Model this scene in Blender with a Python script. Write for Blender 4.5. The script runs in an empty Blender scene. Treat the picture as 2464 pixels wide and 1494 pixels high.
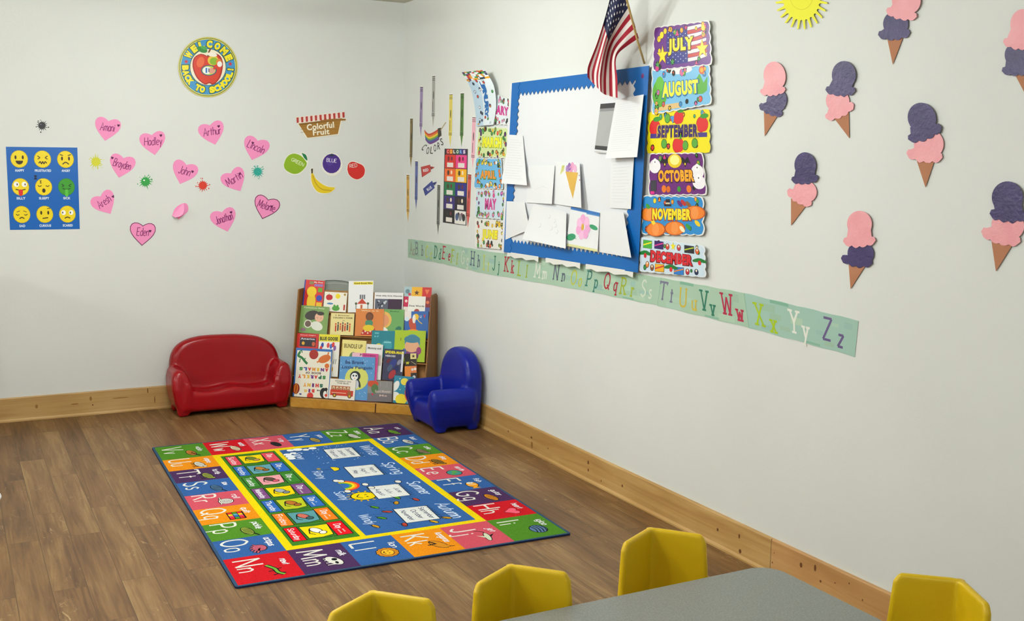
import bpy, bmesh, math, random
from mathutils import Vector, Matrix
from mathutils.geometry import tessellate_polygon
C = bpy.context.scene
LINK = bpy.context.collection.objects.link
PI = math.pi
V = Vector
# ------------------------------------------------------------------ camera
IW, IH = 2464, 1494
FPX, YAW, PIT, ROLL = 2565.5, 0.4893, 0.1390, 0.0168
CAM = V((-2.7507, -6.7484, 1.5582))
FW = V((math.sin(YAW)*math.cos(PIT), math.cos(YAW)*math.cos(PIT), -math.sin(PIT)))
_r0 = V((math.cos(YAW), -math.sin(YAW), 0)); _u0 = _r0.cross(FW)
RT = _r0*math.cos(ROLL) + _u0*math.sin(ROLL)
UP = -_r0*math.sin(ROLL) + _u0*math.cos(ROLL)
cd = bpy.data.cameras.new('camera'); cam = bpy.data.objects.new('camera', cd); LINK(cam)
m = Matrix((RT, UP, -FW)).transposed().to_4x4(); m.translation = CAM
cam.matrix_world = m
cd.sensor_fit = 'HORIZONTAL'; cd.sensor_width = 36; cd.lens = 36*FPX/IW
cd.clip_start = 0.05; cd.clip_end = 60
C.camera = cam
# ------------------------------------------------------------------ view, world, lights
C.view_settings.view_transform = 'Standard'; C.view_settings.look = 'None'
C.view_settings.gamma = 1; C.view_settings.use_curve_mapping = False
C.view_settings.exposure = 0.82
wd = bpy.data.worlds.new('world'); C.world = wd; wd.use_nodes = True
wd.node_tree.nodes['Background'].inputs[0].default_value = (0.9, 0.95, 1, 1)
wd.node_tree.nodes['Background'].inputs[1].default_value = 0.03
CEIL = 2.58
# hanging wrap-around light fittings, the first added to brighten the room corner: (x, y, size x, size y, watts)
DROP = 0.34
FITTINGS = [(-1.65, -1.9, 1.2, 0.30, 31), (-4.3, -4.6, 0.30, 1.2, 48), (-2.3, -7.6, 1.2, 0.30, 26), (-6.1, -1.9, 0.30, 1.2, 62), (-2.1, -3.7, 1.2, 0.30, 24)]
for i, (x, y, sx, sy, wt) in enumerate(FITTINGS):
    for k in (-1, 1):
        ld = bpy.data.lights.new('ceiling_lamp', 'POINT'); ld.shadow_soft_size = 0.07
        ld.energy = wt/2; ld.color = (0.96, 1.0, 0.97)
        lo = bpy.data.objects.new('ceiling_lamp', ld); LINK(lo)
        lo.location = (x + (k*0.3 if sx > sy else 0), y + (k*0.3 if sy > sx else 0), CEIL-DROP)

# ------------------------------------------------------------------ pixel to place
def hit(x, y, n, d):
    """point of the plane n.p = d that shows at pixel x, y of the photograph"""
    v = FW*FPX + RT*(x-IW/2) - UP*(y-IH/2); n = V(n)
    return CAM + v*((d - CAM.dot(n))/v.dot(n))
def WL(x, y, o=0.0): return hit(x, y, (0, 1, 0), -o)
def WR(x, y, o=0.0): return hit(x, y, (1, 0, 0), -o)
def FL(x, y, z=0.0): return hit(x, y, (0, 0, 1), z)
# ------------------------------------------------------------------ materials
MATS = {}
def lin(c): return c/12.92 if c <= 0.04045 else ((c+0.055)/1.055)**2.4
def rgb(hx):
    return tuple(lin(int(hx[i:i+2], 16)/255) for i in (0, 2, 4)) + (1,)
def mat(hx, rough=0.6, spec=0.4):
    k = (hx, rough)
    if k in MATS: return MATS[k]
    m = bpy.data.materials.new('paint_'+hx); m.use_nodes = True
    b = m.node_tree.nodes['Principled BSDF']
    b.inputs['Base Color'].default_value = rgb(hx); b.inputs['Roughness'].default_value = rough
    b.inputs['Specular IOR Level'].default_value = spec
    MATS[k] = m; return m
def nodes(name, rough=0.6):
    m = bpy.data.materials.new(name); m.use_nodes = True
    nt = m.node_tree; b = nt.nodes['Principled BSDF']; b.inputs['Roughness'].default_value = rough
    return m, nt, b
def N(nt, t, **kw):
    n = nt.nodes.new(t)
    for k, v in kw.items():
        if k in n.inputs: n.inputs[k].default_value = v
        else: setattr(n, k, v)
    return n
def ramp(nt, fac, stops):
    r = nt.nodes.new('ShaderNodeValToRGB'); e = r.color_ramp.elements
    while len(e) < len(stops): e.new(0.5)
    for q, (p, c) in zip(e, stops): q.position = p; q.color = rgb(c)
    nt.links.new(fac, r.inputs[0]); return r.outputs[0]
def noisy(name, a, b, scale, rough, bump=0.0, bscale=None, spec=0.4, stretch=(1, 1, 1), detail=3):
    m, nt, bs = nodes(name, rough); bs.inputs['Specular IOR Level'].default_value = spec
    g = N(nt, 'ShaderNodeNewGeometry'); mp = N(nt, 'ShaderNodeMapping', Scale=stretch)
    nt.links.new(g.outputs['Position'], mp.inputs[0])
    n = N(nt, 'ShaderNodeTexNoise', Scale=scale, Detail=detail); nt.links.new(mp.outputs[0], n.inputs['Vector'])
    nt.links.new(ramp(nt, n.outputs[0], [(0.3, a), (0.7, b)]), bs.inputs['Base Color'])
    if bump:
        n2 = N(nt, 'ShaderNodeTexNoise', Scale=bscale or scale*4, Detail=4); nt.links.new(g.outputs['Position'], n2.inputs['Vector'])
        bp = N(nt, 'ShaderNodeBump', Strength=bump, Distance=0.002); nt.links.new(n2.outputs[0], bp.inputs['Height'])
        nt.links.new(bp.outputs[0], bs.inputs['Normal'])
    return m
M_WALL = noisy('wall_paint', 'DBDEDB', 'E0E3E0', 1.2, 0.55, 0.25, 60, spec=0.3)
M_CEIL = noisy('ceiling_tile', 'C9C6B4', 'D4D1C0', 30, 0.9, 0.5, 90, spec=0.1)
M_RED = noisy('red_plastic', '940410', '9C0614', 3, 0.25, 0.12, 160, spec=0.4)
M_BLUE = noisy('blue_plastic', '061A88', '081E94', 3, 0.32, 0.15, 160, spec=0.35)
M_YEL = noisy('yellow_plastic', 'D2AE0A', 'D8B40E', 4, 0.42, 0.2, 220, spec=0.4)
M_PP = noisy('purple_glitter_paint', '352A5C', '463A70', 14, 0.42, 0.9, 75, spec=0.5)
M_PK = noisy('pink_glitter_paint', 'EC9EA6', 'F2ACB2', 14, 0.45, 0.7, 75, spec=0.4)
M_RUG = {}
def rugmat(hx):
    if hx in M_RUG: return M_RUG[hx]
    m, nt, bs = nodes('rug_pile_'+hx, 0.95); bs.inputs['Specular IOR Level'].default_value = 0.05
    g = N(nt, 'ShaderNodeNewGeometry')
    n = N(nt, 'ShaderNodeTexNoise', Scale=320.0, Detail=2); nt.links.new(g.outputs['Position'], n.inputs['Vector'])
    c = rgb(hx); r = nt.nodes.new('ShaderNodeValToRGB'); e = r.color_ramp.elements
    e[0].position = 0.3; e[1].position = 0.7
    e[0].color = tuple(x*0.8 for x in c[:3])+(1,); e[1].color = tuple(min(1, x*1.15+0.004) for x in c[:3])+(1,)
    nt.links.new(n.outputs[0], r.inputs[0]); nt.links.new(r.outputs[0], bs.inputs['Base Color'])
    bp = N(nt, 'ShaderNodeBump', Strength=0.4, Distance=0.001); nt.links.new(n.outputs[0], bp.inputs['Height']); nt.links.new(bp.outputs[0], bs.inputs['Normal'])
    M_RUG[hx] = m; return m
def table_mat():
    m, nt, bs = nodes('grey_laminate', 0.38)
    g = N(nt, 'ShaderNodeNewGeometry')
    n = N(nt, 'ShaderNodeTexNoise', Scale=260.0, Detail=3); nt.links.new(g.outputs['Position'], n.inputs['Vector'])
    nt.links.new(ramp(nt, n.outputs[0], [(0.35, '787B75'), (0.5, '81847F'), (0.65, '8C8F8A')]), bs.inputs['Base Color'])
    return m
M_TABLE = table_mat()
def floor_mat():
    m, nt, bs = nodes('vinyl_plank', 0.42); bs.inputs['Specular IOR Level'].default_value = 0.35
    L = nt.links.new
    g = N(nt, 'ShaderNodeNewGeometry'); sp = N(nt, 'ShaderNodeSeparateXYZ'); L(g.outputs['Position'], sp.inputs[0])
    cb = N(nt, 'ShaderNodeCombineXYZ'); L(sp.outputs['Y'], cb.inputs[0]); L(sp.outputs['X'], cb.inputs[1])
    br = N(nt, 'ShaderNodeTexBrick', Scale=1.0); br.offset = 0.37; br.offset_frequency = 2
    br.inputs['Brick Width'].default_value = 0.92; br.inputs['Row Height'].default_value = 0.118
    br.inputs['Mortar Size'].default_value = 0.0012; br.inputs['Mortar Smooth'].default_value = 0.4
    br.inputs['Color1'].default_value = (0, 0, 0, 1); br.inputs['Color2'].default_value = (1, 1, 1, 1); br.inputs['Mortar'].default_value = (0.5, 0.5, 0.5, 1)
    L(cb.outputs[0], br.inputs['Vector'])
    # per-plank shift of the grain
    vm = N(nt, 'ShaderNodeVectorMath'); vm.operation = 'MULTIPLY_ADD'
    L(br.outputs['Color'], vm.inputs[0]); vm.inputs[1].default_value = (7.3, 3.1, 5.0); L(g.outputs['Position'], vm.inputs[2])
    mp = N(nt, 'ShaderNodeMapping', Scale=(7.0, 0.9, 1)); L(vm.outputs[0], mp.inputs[0])
    n1 = N(nt, 'ShaderNodeTexNoise', Scale=1.3, Detail=6, Roughness=0.62, Distortion=0.6); L(mp.outputs[0], n1.inputs['Vector'])
    mp2 = N(nt, 'ShaderNodeMapping', Scale=(48.0, 2.2, 1)); L(vm.outputs[0], mp2.inputs[0])
    n2 = N(nt, 'ShaderNodeTexNoise', Scale=1.0, Detail=5, Roughness=0.6, Distortion=1.1); L(mp2.outputs[0], n2.inputs['Vector'])
    mx = N(nt, 'ShaderNodeMix'); mx.data_type = 'FLOAT'; mx.inputs[0].default_value = 0.42
    L(n1.outputs[0], mx.inputs[2]); L(n2.outputs[0], mx.inputs[3])
    ad = N(nt, 'ShaderNodeMath', operation='MULTIPLY_ADD'); L(br.outputs['Color'], ad.inputs[0]); ad.inputs[1].default_value = 0.085; L(mx.outputs[0], ad.inputs[2])
    col = ramp(nt, ad.outputs[0], [(0.35, '4A3119'), (0.46, '654728'), (0.57, '7A5A35'), (0.70, '96784D')])
    # scraped light flecks
    mp3 = N(nt, 'ShaderNodeMapping', Scale=(26.0, 9.0, 1)); L(vm.outputs[0], mp3.inputs[0])
    n3 = N(nt, 'ShaderNodeTexNoise', Scale=1.0, Detail=6, Roughness=0.8, Distortion=1.2); L(mp3.outputs[0], n3.inputs['Vector'])
    fr = N(nt, 'ShaderNodeMapRange'); fr.inputs[1].default_value = 0.58; fr.inputs[2].default_value = 0.70; L(n3.outputs[0], fr.inputs[0])
    n4 = N(nt, 'ShaderNodeTexNoise', Scale=2.2, Detail=2); L(vm.outputs[0], n4.inputs['Vector'])
    fr2 = N(nt, 'ShaderNodeMapRange'); fr2.inputs[1].default_value = 0.46; fr2.inputs[2].default_value = 0.58; L(n4.outputs[0], fr2.inputs[0])
    fm = N(nt, 'ShaderNodeMath', operation='MULTIPLY'); L(fr.outputs[0], fm.inputs[0]); L(fr2.outputs[0], fm.inputs[1])
    m2 = N(nt, 'ShaderNodeMix'); m2.data_type = 'RGBA'; L(fm.outputs[0], m2.inputs[0]); L(col, m2.inputs[6]); m2.inputs[7].default_value = rgb('B89C70')
    m3 = N(nt, 'ShaderNodeMix'); m3.data_type = 'RGBA'; L(br.outputs['Fac'], m3.inputs[0]); L(m2.outputs[2], m3.inputs[6]); m3.inputs[7].default_value = rgb('4A331A')
    L(m3.outputs[2], bs.inputs['Base Color'])
    bp = N(nt, 'ShaderNodeBump', Strength=0.25, Distance=0.002); L(n2.outputs[0], bp.inputs['Height']); L(bp.outputs[0], bs.inputs['Normal'])
    return m
def wood(name, cols, rough=0.5, axis='Y', scale=1.0):
    m, nt, bs = nodes(name, rough); L = nt.links.new
    tc = N(nt, 'ShaderNodeTexCoord')
    s = {'X': (1.2, 22, 22), 'Y': (22, 1.2, 22), 'Z': (22, 22, 1.2)}[axis]
    mp = N(nt, 'ShaderNodeMapping', Scale=tuple(q*scale for q in s)); L(tc.outputs['Object'], mp.inputs[0])
    n = N(nt, 'ShaderNodeTexNoise', Scale=1.0, Detail=5, Distortion=1.0); L(mp.outputs[0], n.inputs['Vector'])
    n2 = N(nt, 'ShaderNodeTexNoise', Scale=2.5, Detail=2); L(tc.outputs['Object'], n2.inputs['Vector'])
    mx = N(nt, 'ShaderNodeMix'); mx.data_type = 'FLOAT'; mx.inputs[0].default_value = 0.35; L(n.outputs[0], mx.inputs[2]); L(n2.outputs[0], mx.inputs[3])
    k = len(cols)
    L(ramp(nt, mx.outputs[0], [(0.36+0.28*i/(k-1), c) for i, c in enumerate(cols)]), bs.inputs['Base Color'])
    return m
M_FLOOR = floor_mat()
M_PINE = wood('pine_board', ['A67F48', 'B9945A', 'C6A46C'], 0.5, 'X')
M_PINE_Y = wood('pine_board_right', ['A87F46', 'BC9558', 'C9A66C'], 0.5, 'Y')
M_OAK = wood('brown_board', ['7A4E20', '8F602A', 'A06E34'], 0.5, 'Z')
M_LIP = wood('golden_board', ['B07A28', 'C08A30', 'CC9840'], 0.4, 'X')
# ------------------------------------------------------------------ object helpers
def props(o, label=None, cat=None, group=None, kind=None):
    if label: o['label'] = label
    if cat: o['category'] = cat
    if group: o['group'] = group
    if kind: o['kind'] = kind
    return o
def empty(name, loc, rz=0.0, **kw):
    o = bpy.data.objects.new(name, None); LINK(o); o.location = loc; o.rotation_euler = (0, 0, rz)
    o.empty_display_size = 0.05
    return props(o, **kw)
def link_mesh(name, me, parent=None, smooth=False, **kw):
    o = bpy.data.objects.new(name, me); LINK(o)
    if parent: o.parent = parent
    if smooth:
        for p in me.polygons: p.use_smooth = True
    return props(o, **kw)
def bm_obj(name, bm, m, parent=None, smooth=False, bev=0.0, seg=2, **kw):
    me = bpy.data.meshes.new(name); bm.normal_update(); bm.to_mesh(me); bm.free()
    me.materials.append(m)
    o = link_mesh(name, me, parent, smooth, **kw)
    if bev:
        md = o.modifiers.new('bevel', 'BEVEL'); md.width = bev; md.segments = seg; md.limit_method = 'ANGLE'
    return o
def add_box(bm, lo, hi):
    vs = [bm.verts.new((x, y, z)) for x in (lo[0], hi[0]) for y in (lo[1], hi[1]) for z in (lo[2], hi[2])]
    for f in ((0, 1, 3, 2), (4, 6, 7, 5), (0, 4, 5, 1), (2, 3, 7, 6), (0, 2, 6, 4), (1, 5, 7, 3)): bm.faces.new([vs[i] for i in f])
    return vs
def box(name, lo, hi, m, parent=None, bev=0.0, **kw):
    bm = bmesh.new(); add_box(bm, lo, hi); return bm_obj(name, bm, m, parent, False, bev, **kw)
def prism(bm, pts, off):
    """closed outline of 3-D points pushed along the vector off"""
    a = [bm.verts.new(p) for p in pts]; b = [bm.verts.new(V(p)+V(off)) for p in pts]
    n = len(a)
    bm.faces.new(a); bm.faces.new(list(reversed(b)))
    for i in range(n): bm.faces.new((a[i], b[i], b[(i+1) % n], a[(i+1) % n]))
    bmesh.ops.recalc_face_normals(bm, faces=bm.faces)
def tube(bm, pts, r, seg=8, r2=None):
    rings = []
    for i, p in enumerate(pts):
        p = V(p); d = (V(pts[min(i+1, len(pts)-1)]) - V(pts[max(i-1, 0)])).normalized()
        a = d.orthogonal().normalized(); b = d.cross(a)
        rr = r if r2 is None else r + (r2-r)*i/(len(pts)-1)
        rings.append([bm.verts.new(p + a*math.cos(2*PI*k/seg)*rr + b*math.sin(2*PI*k/seg)*rr) for k in range(seg)])
    for q in range(len(rings)-1):
        for k in range(seg): bm.faces.new((rings[q][k], rings[q][(k+1) % seg], rings[q+1][(k+1) % seg], rings[q+1][k]))
    bm.faces.new(rings[0][::-1]); bm.faces.new(rings[-1])
# ------------------------------------------------------------------ lettering
FCACHE = {}
def font_mesh(s, bold):
    k = (s, bold)
    if k in FCACHE: return FCACHE[k]
    cu = bpy.data.curves.new('t', 'FONT'); cu.body = s; cu.fill_mode = 'FRONT'; cu.resolution_u = 3; cu.offset = bold
    cu.space_character = 1.0 + bold*2.2
    ob = bpy.data.objects.new('t', cu); LINK(ob)
    dg = bpy.context.evaluated_depsgraph_get(); me = ob.evaluated_get(dg).to_mesh()
    vs = [(v.co.x, v.co.y) for v in me.vertices]; fs = [tuple(p.vertices) for p in me.polygons]
    ob.evaluated_get(dg).to_mesh_clear(); bpy.data.objects.remove(ob); bpy.data.curves.remove(cu)
    if not vs: vs = [(0, 0)]
    x0 = min(v[0] for v in vs); x1 = max(v[0] for v in vs); y0 = min(v[1] for v in vs); y1 = max(v[1] for v in vs)
    FCACHE[k] = (vs, fs, x0, y0, max(x1-x0, 1e-6), max(y1-y0, 1e-6)); return FCACHE[k]
# single-line alphabet: width, then strokes; a stroke starting with ~ is smoothed
G = {
'A': (.7, "0 0,.35 1,.7 0;.13 .36,.57 .36"), 'B': (.6, "0 0,0 1;~0 1,.42 .97,.5 .77,.4 .56,0 .52;~0 .52,.45 .48,.58 .27,.45 .04,0 0"),
'C': (.65, "~.62 .82,.4 1,.12 .85,0 .5,.12 .14,.4 0,.64 .16"), 'D': (.65, "0 0,0 1;~0 1,.4 .92,.64 .5,.4 .07,0 0"),
'E': (.55, "0 0,0 1;0 1,.55 1;0 .52,.42 .52;0 0,.55 0"), 'F': (.52, "0 0,0 1;0 1,.52 1;0 .52,.42 .52"),
'G': (.7, "~.62 .84,.4 1,.12 .85,0 .5,.12 .14,.4 0,.64 .16,.66 .44;.66 .45,.4 .45"), 'H': (.62, "0 0,0 1;.62 0,.62 1;0 .5,.62 .5"),
'I': (.1, ".05 0,.05 1"), 'J': (.45, "~.42 1,.42 .2,.22 0,0 .16"), 'K': (.6, "0 0,0 1;.56 1,0 .42;.14 .56,.6 0"), 'L': (.5, "0 1,0 0;0 0,.5 0"),
'M': (.8, "0 0,.08 1;.08 1,.4 .2;.4 .2,.72 1;.72 1,.8 0"), 'N': (.65, "0 0,0 1;0 1,.65 0;.65 0,.65 1"),
'O': (.74, "~.37 1,.08 .82,0 .5,.08 .18,.37 0,.66 .18,.74 .5,.66 .82,.37 1"), 'P': (.55, "0 0,0 1;~0 1,.42 .96,.55 .74,.42 .5,0 .46"),
'Q': (.76, "~.37 1,.08 .82,0 .5,.08 .18,.37 0,.66 .18,.74 .5,.66 .82,.37 1;.46 .26,.76 -.06"), 'R': (.6, "0 0,0 1;~0 1,.42 .96,.54 .75,.42 .53,0 .5;.2 .5,.6 0"),
'S': (.55, "~.52 .85,.3 1,.06 .86,.08 .62,.46 .4,.52 .15,.26 0,0 .14"), 'T': (.80, ".40 0,.40 1;0 1,.80 1;.0 .86,.0 1;.8 .86,.8 1"), 'U': (.62, "~0 1,0 .3,.1 .05,.31 0,.52 .05,.62 .3,.62 1"),
'V': (.66, "0 1,.33 0;.33 0,.66 1"), 'W': (.95, "0 1,.22 0;.22 0,.48 .85;.48 .85,.73 0;.73 0,.95 1"), 'X': (.62, "0 1,.62 0;.62 1,0 0"),
'Y': (.62, "0 1,.31 .48;.62 1,.31 .48;.31 .48,.31 0"), 'Z': (.6, "0 1,.6 1;.6 1,0 0;0 0,.6 0"),
'a': (.45, "~.42 .5,.2 .62,0 .38,.06 .06,.24 0,.42 .16;.43 .6,.43 0"), 'b': (.45, "0 0,0 1;~0 .5,.22 .62,.44 .42,.4 .08,.2 0,0 .12"),
'c': (.42, "~.4 .5,.22 .62,0 .4,.04 .1,.22 0,.42 .1"), 'd': (.45, ".44 0,.44 1;~.44 .5,.22 .62,0 .38,.05 .06,.24 0,.44 .14"),
'e': (.44, "~0 .33,.42 .36,.36 .56,.2 .62,.02 .44,.03 .14,.22 0,.42 .1"), 'f': (.34, "~.34 .95,.2 1,.12 .85,.12 0;0 .58,.3 .58"),
'g': (.45, "~.42 .5,.2 .62,0 .38,.06 .1,.24 .04,.42 .16;~.43 .6,.43 -.15,.24 -.32,.02 -.2"), 'h': (.43, "0 0,0 1;~0 .44,.22 .62,.42 .46,.42 0"),
'i': (.1, ".05 0,.05 .6;.05 .74,.05 .84"), 'j': (.26, "~.22 .6,.22 -.14,.12 -.3,-.04 -.22;.22 .74,.22 .84"), 'k': (.42, "0 0,0 1;.36 .6,0 .25;.12 .36,.42 0"),
'l': (.1, ".05 0,.05 1"), 'm': (.7, "0 0,0 .6;~0 .44,.18 .62,.35 .46,.35 0;~.35 .44,.53 .62,.7 .46,.7 0"), 'n': (.43, "0 0,0 .6;~0 .42,.22 .62,.42 .46,.42 0"),
'o': (.46, "~.23 .62,.02 .5,0 .2,.1 .02,.23 0,.38 .04,.46 .3,.4 .54,.23 .62"), 'p': (.45, "0 -.32,0 .6;~0 .5,.22 .62,.44 .42,.4 .08,.2 0,0 .12"),
'q': (.45, ".44 -.32,.44 .6;~.44 .5,.22 .62,0 .38,.05 .06,.24 0,.44 .14"), 'r': (.32, "0 0,0 .6;~0 .4,.14 .58,.32 .56"),
's': (.4, "~.36 .52,.2 .62,.03 .5,.1 .36,.34 .24,.36 .08,.18 0,0 .08"), 't': (.34, ".15 0,.15 .88;0 .6,.34 .6"), 'u': (.43, "~0 .6,0 .16,.14 0,.34 .06,.43 .2;.43 .6,.43 0"),
'v': (.42, "0 .6,.21 0;.21 0,.42 .6"), 'w': (.62, "0 .6,.15 0;.15 0,.31 .5;.31 .5,.47 0;.47 0,.62 .6"), 'x': (.42, "0 .6,.42 0;.42 .6,0 0"),
'y': (.42, "0 .6,.22 .02;.42 .6,.1 -.32"), 'z': (.42, "0 .6,.42 .6;.42 .6,0 0;0 0,.42 0"), ' ': (.3, ""), '!': (.1, ".05 .3,.05 1;.05 0,.05 .08"), '.': (.1, ".05 0,.05 .06")}
def smooth_pts(P, n=4):
    out = []
    for i in range(len(P)-1):
        p0 = P[max(i-1, 0)]; p1 = P[i]; p2 = P[i+1]; p3 = P[min(i+2, len(P)-1)]
        for k in range(n):
            t = k/n
            out.append(tuple(0.5*(2*b + (c-a)*t + (2*a-5*b+4*c-d)*t*t + (3*b-a-3*c+d)*t**3) for a, b, c, d in zip(p0, p1, p2, p3)))
    out.append(P[-1]); return out
GS = {}
for ch, (wd_, st) in G.items():
    L_ = []
    for s_ in st.split(';'):
        if not s_: continue
        sm = s_[0] == '~'; P_ = [tuple(float(q) for q in pt.split()) for pt in s_.lstrip('~').split(',')]
        L_.append(smooth_pts(P_) if sm else P_)
    GS[ch] = (wd_, L_)
# ------------------------------------------------------------------ flat artwork, as real thin layers on a surface
LAY = 0.00012
class Art:
    """shapes in local (u, v); mp(u, v, height above the surface) gives the place; yd=True when v runs down"""
    def __init__(s, mp, yd=False, asp=1.0, rough=0.55, mf=None):
        s.mp = mp; s.sg = -1 if yd else 1; s.asp = asp; s.rough = rough; s.mf = mf
        s.v = []; s.f = []; s.mi = []; s.ms = []; s.L = 1; s.base0 = 0.0
    clip = False
    def cl(s, pts):
        if not s.clip: return pts
        for ax, lim, sg in ((0, 0, 1), (0, 1, -1), (1, 0, 1), (1, 1, -1)):
            out = []
            for i in range(len(pts)):
                p, q = pts[i-1], pts[i]; a, b = (p[ax]-lim)*sg, (q[ax]-lim)*sg
                if (a < 0) != (b < 0): t = a/(a-b); out.append((p[0]+(q[0]-p[0])*t, p[1]+(q[1]-p[1])*t))
                if b >= 0: out.append(q)
            pts = out
            if len(pts) < 3: return []
        return pts
    def zz(s, L):
        s.n = (getattr(s, 'n', 0)+1) % 12
        return s.base0 + LAY*(s.L if L is None else L) + s.n*4e-6
    def mat(s, c):
        m = s.mf(c) if s.mf and isinstance(c, str) else (c if not isinstance(c, str) else mat(c, s.rough))
        if m not in s.ms: s.ms.append(m)
        return s.ms.index(m)
    def raw(s, pts3, faces, c):
        b = len(s.v); s.v += pts3; k = s.mat(c)
        for f in faces: s.f.append(tuple(b+i for i in f)); s.mi.append(k)
    def poly(s, pts, c, L=None):
        z = s.zz(L); pts = s.cl(pts)
        if not pts: return
        P = [s.mp(x, y, z) for x, y in pts]
        if len(pts) > 4: T = tessellate_polygon([[V((x, y, 0)) for x, y in pts]])
        else: T = [tuple(range(len(pts)))]
        s.raw(P, T, c)
    def rect(s, x0, y0, x1, y1, c, L=None): s.poly([(x0, y0), (x1, y0), (x1, y1), (x0, y1)], c, L)
    def ell(s, x, y, rx, ry=None, c='000000', L=None, ang=0.0, n=18, a0=0, a1=360):
        if ry is None: ry = rx; rx = rx/s.asp
        ca, sa = math.cos(math.radians(ang)), math.sin(math.radians(ang)); pts = []
        full = a1-a0 >= 360
        for i in range(n if full else n+1):
            t = math.radians(a0 + (a1-a0)*i/n); px, py = rx*math.cos(t), ry*math.sin(t)*s.sg
            pts.append((x + px*ca - py*sa, y + px*sa + py*ca))
        z = s.zz(L); pts = s.cl(pts)
        if not pts: return
        s.raw([s.mp(a, b, z) for a, b in pts], [tuple(range(len(pts)))] if full or a1-a0 <= 180 else tessellate_polygon([[V((a, b, 0)) for a, b in pts]]), c)
    def line(s, pts, w, c, L=None, closed=False, sm=False):
        if sm: pts = smooth_pts(list(pts))
        A = s.asp; P = [(x*A, y) for x, y in pts]; n = len(P); l = []; r = []
        for i in range(n):
            a = P[i-1] if (i or closed) else P[i]; b = P[(i+1) % n] if (i < n-1 or closed) else P[i]
            def nn(p, q):
                dx, dy = q[0]-p[0], q[1]-p[1]; d = math.hypot(dx, dy) or 1e-9; return (-dy/d, dx/d)
            n1 = nn(a, P[i]) if a != P[i] else nn(P[i], b); n2 = nn(P[i], b) if b != P[i] else n1
            mx, my = n1[0]+n2[0], n1[1]+n2[1]; d = math.hypot(mx, my) or 1e-9; mx /= d; my /= d
            k = min(1/max(mx*n1[0]+my*n1[1], 0.3), 2.0)*w/2
            l.append(((P[i][0]+mx*k)/A, P[i][1]+my*k)); r.append(((P[i][0]-mx*k)/A, P[i][1]-my*k))
        z = s.zz(L)
        F = [(i, (i+1) % n, n+(i+1) % n, n+i) for i in range(n if closed else n-1)]
        s.raw([s.mp(a, b, z) for a, b in l+r], F, c)
    def text(s, t, cx, cy, w, h, c, L=None, bold=0.02, ang=0.0, skew=0.0):
        vs, fs, x0, y0, tw, th = font_mesh(t, bold)
        if s.asp != 1.0 and ang: pass
        ca, sa = math.cos(math.radians(ang)), math.sin(math.radians(ang)); z = s.zz(L); A = s.asp
        P = []
        for x, y in vs:
            px = ((x-x0)/tw-0.5)*w*A; py = ((y-y0)/th-0.5)*h; px += skew*py; py *= s.sg
            qx, qy = px*ca-py*sa, px*sa+py*ca
            P.append(s.mp(cx+qx/A, cy+qy, z))
        s.raw(P, fs, c)
    def write(s, t, x, y, h, c, w=None, lw=0.12, ang=0.0, L=None, serif=0.0, gap=0.16, skew=0.0, xs=1.0, centre=True, rnd=None):
        """single-line lettering on a base line; h is the capital height, w squeezes to a width"""
        tot = sum(GS[ch][0]*xs+gap for ch in t)-gap; k = h if w is None else w*s.asp/tot
        ca, sa = math.cos(math.radians(ang)), math.sin(math.radians(ang)); A = s.asp
        off = -tot/2 if centre else 0.0; cur = off
        def T(px, py): 
            px = px*k + skew*py*h; py = py*h*s.sg
            return (x + (px*ca-py*sa)/A, y + px*sa+py*ca)
        for ch in t:
            wd0, st = GS[ch]; sf = serif*(0.6 if ch in 'TUN' else 1)
            for P in st:
                s.line([T(cur+px*xs, py) for px, py in P], lw*h, c, L)
                if serif and ch not in 'Zz':
                    for e, q in ((P[0], P[1]), (P[-1], P[-2])):
                        if abs(e[1]-q[1]) > 0.12 and (e[1] in (0, 1, .6, -.32)):
                            s.line([T(cur+e[0]*xs-sf, e[1]), T(cur+e[0]*xs+sf, e[1])], lw*h*0.9, c, L)
            cur += wd0*xs+gap
    def slab(s, pts, th, c, side=None, back=True):
        """body of a cut sheet: outline with thickness th"""
        z0, z1 = 0.0, th; n = len(pts)
        a = [s.mp(x, y, z0) for x, y in pts]; b = [s.mp(x, y, z1) for x, y in pts]
        T = tessellate_polygon([[V((x, y, 0)) for x, y in pts]]) if n > 4 else [tuple(range(n))]
        s.raw(b, T, c)
        if back: s.raw(list(a), [tuple(reversed(t)) for t in T], side or c)
        s.raw(a+b, [(i, (i+1) % n, n+(i+1) % n, n+i) for i in range(n)], side or c)
        s.base0 = th
    def grid(s, nu, nv, fn, z=0.0, u0=0, u1=1, v0=0, v1=1):
        P = [s.mp(u0+(u1-u0)*i/nu, v0+(v1-v0)*j/nv, z) for j in range(nv+1) for i in range(nu+1)]
        b = len(s.v); s.v += P
        for j in range(nv):
            for i in range(nu):
                s.f.append((b+j*(nu+1)+i, b+j*(nu+1)+i+1, b+(j+1)*(nu+1)+i+1, b+(j+1)*(nu+1)+i)); s.mi.append(s.mat(fn((i+.5)/nu, (j+.5)/nv)))
    def build(s, name, parent=None, smooth=False, **kw):
        me = bpy.data.meshes.new(name)
        if parent is None:
            c = sum(s.v, V((0, 0, 0)))/len(s.v)
        else: c = V((0, 0, 0)) if parent.rotation_euler.z else V(parent.location)
        me.from_pydata([tuple(p-c) for p in s.v], [], s.f)
        for m_ in s.ms: me.materials.append(m_)
        for p, k in zip(me.polygons, s.mi): p.material_index = k
        me.update()
        o = link_mesh(name, me, parent, smooth, **kw)
        if parent is None: o.location = c
        return o
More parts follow.
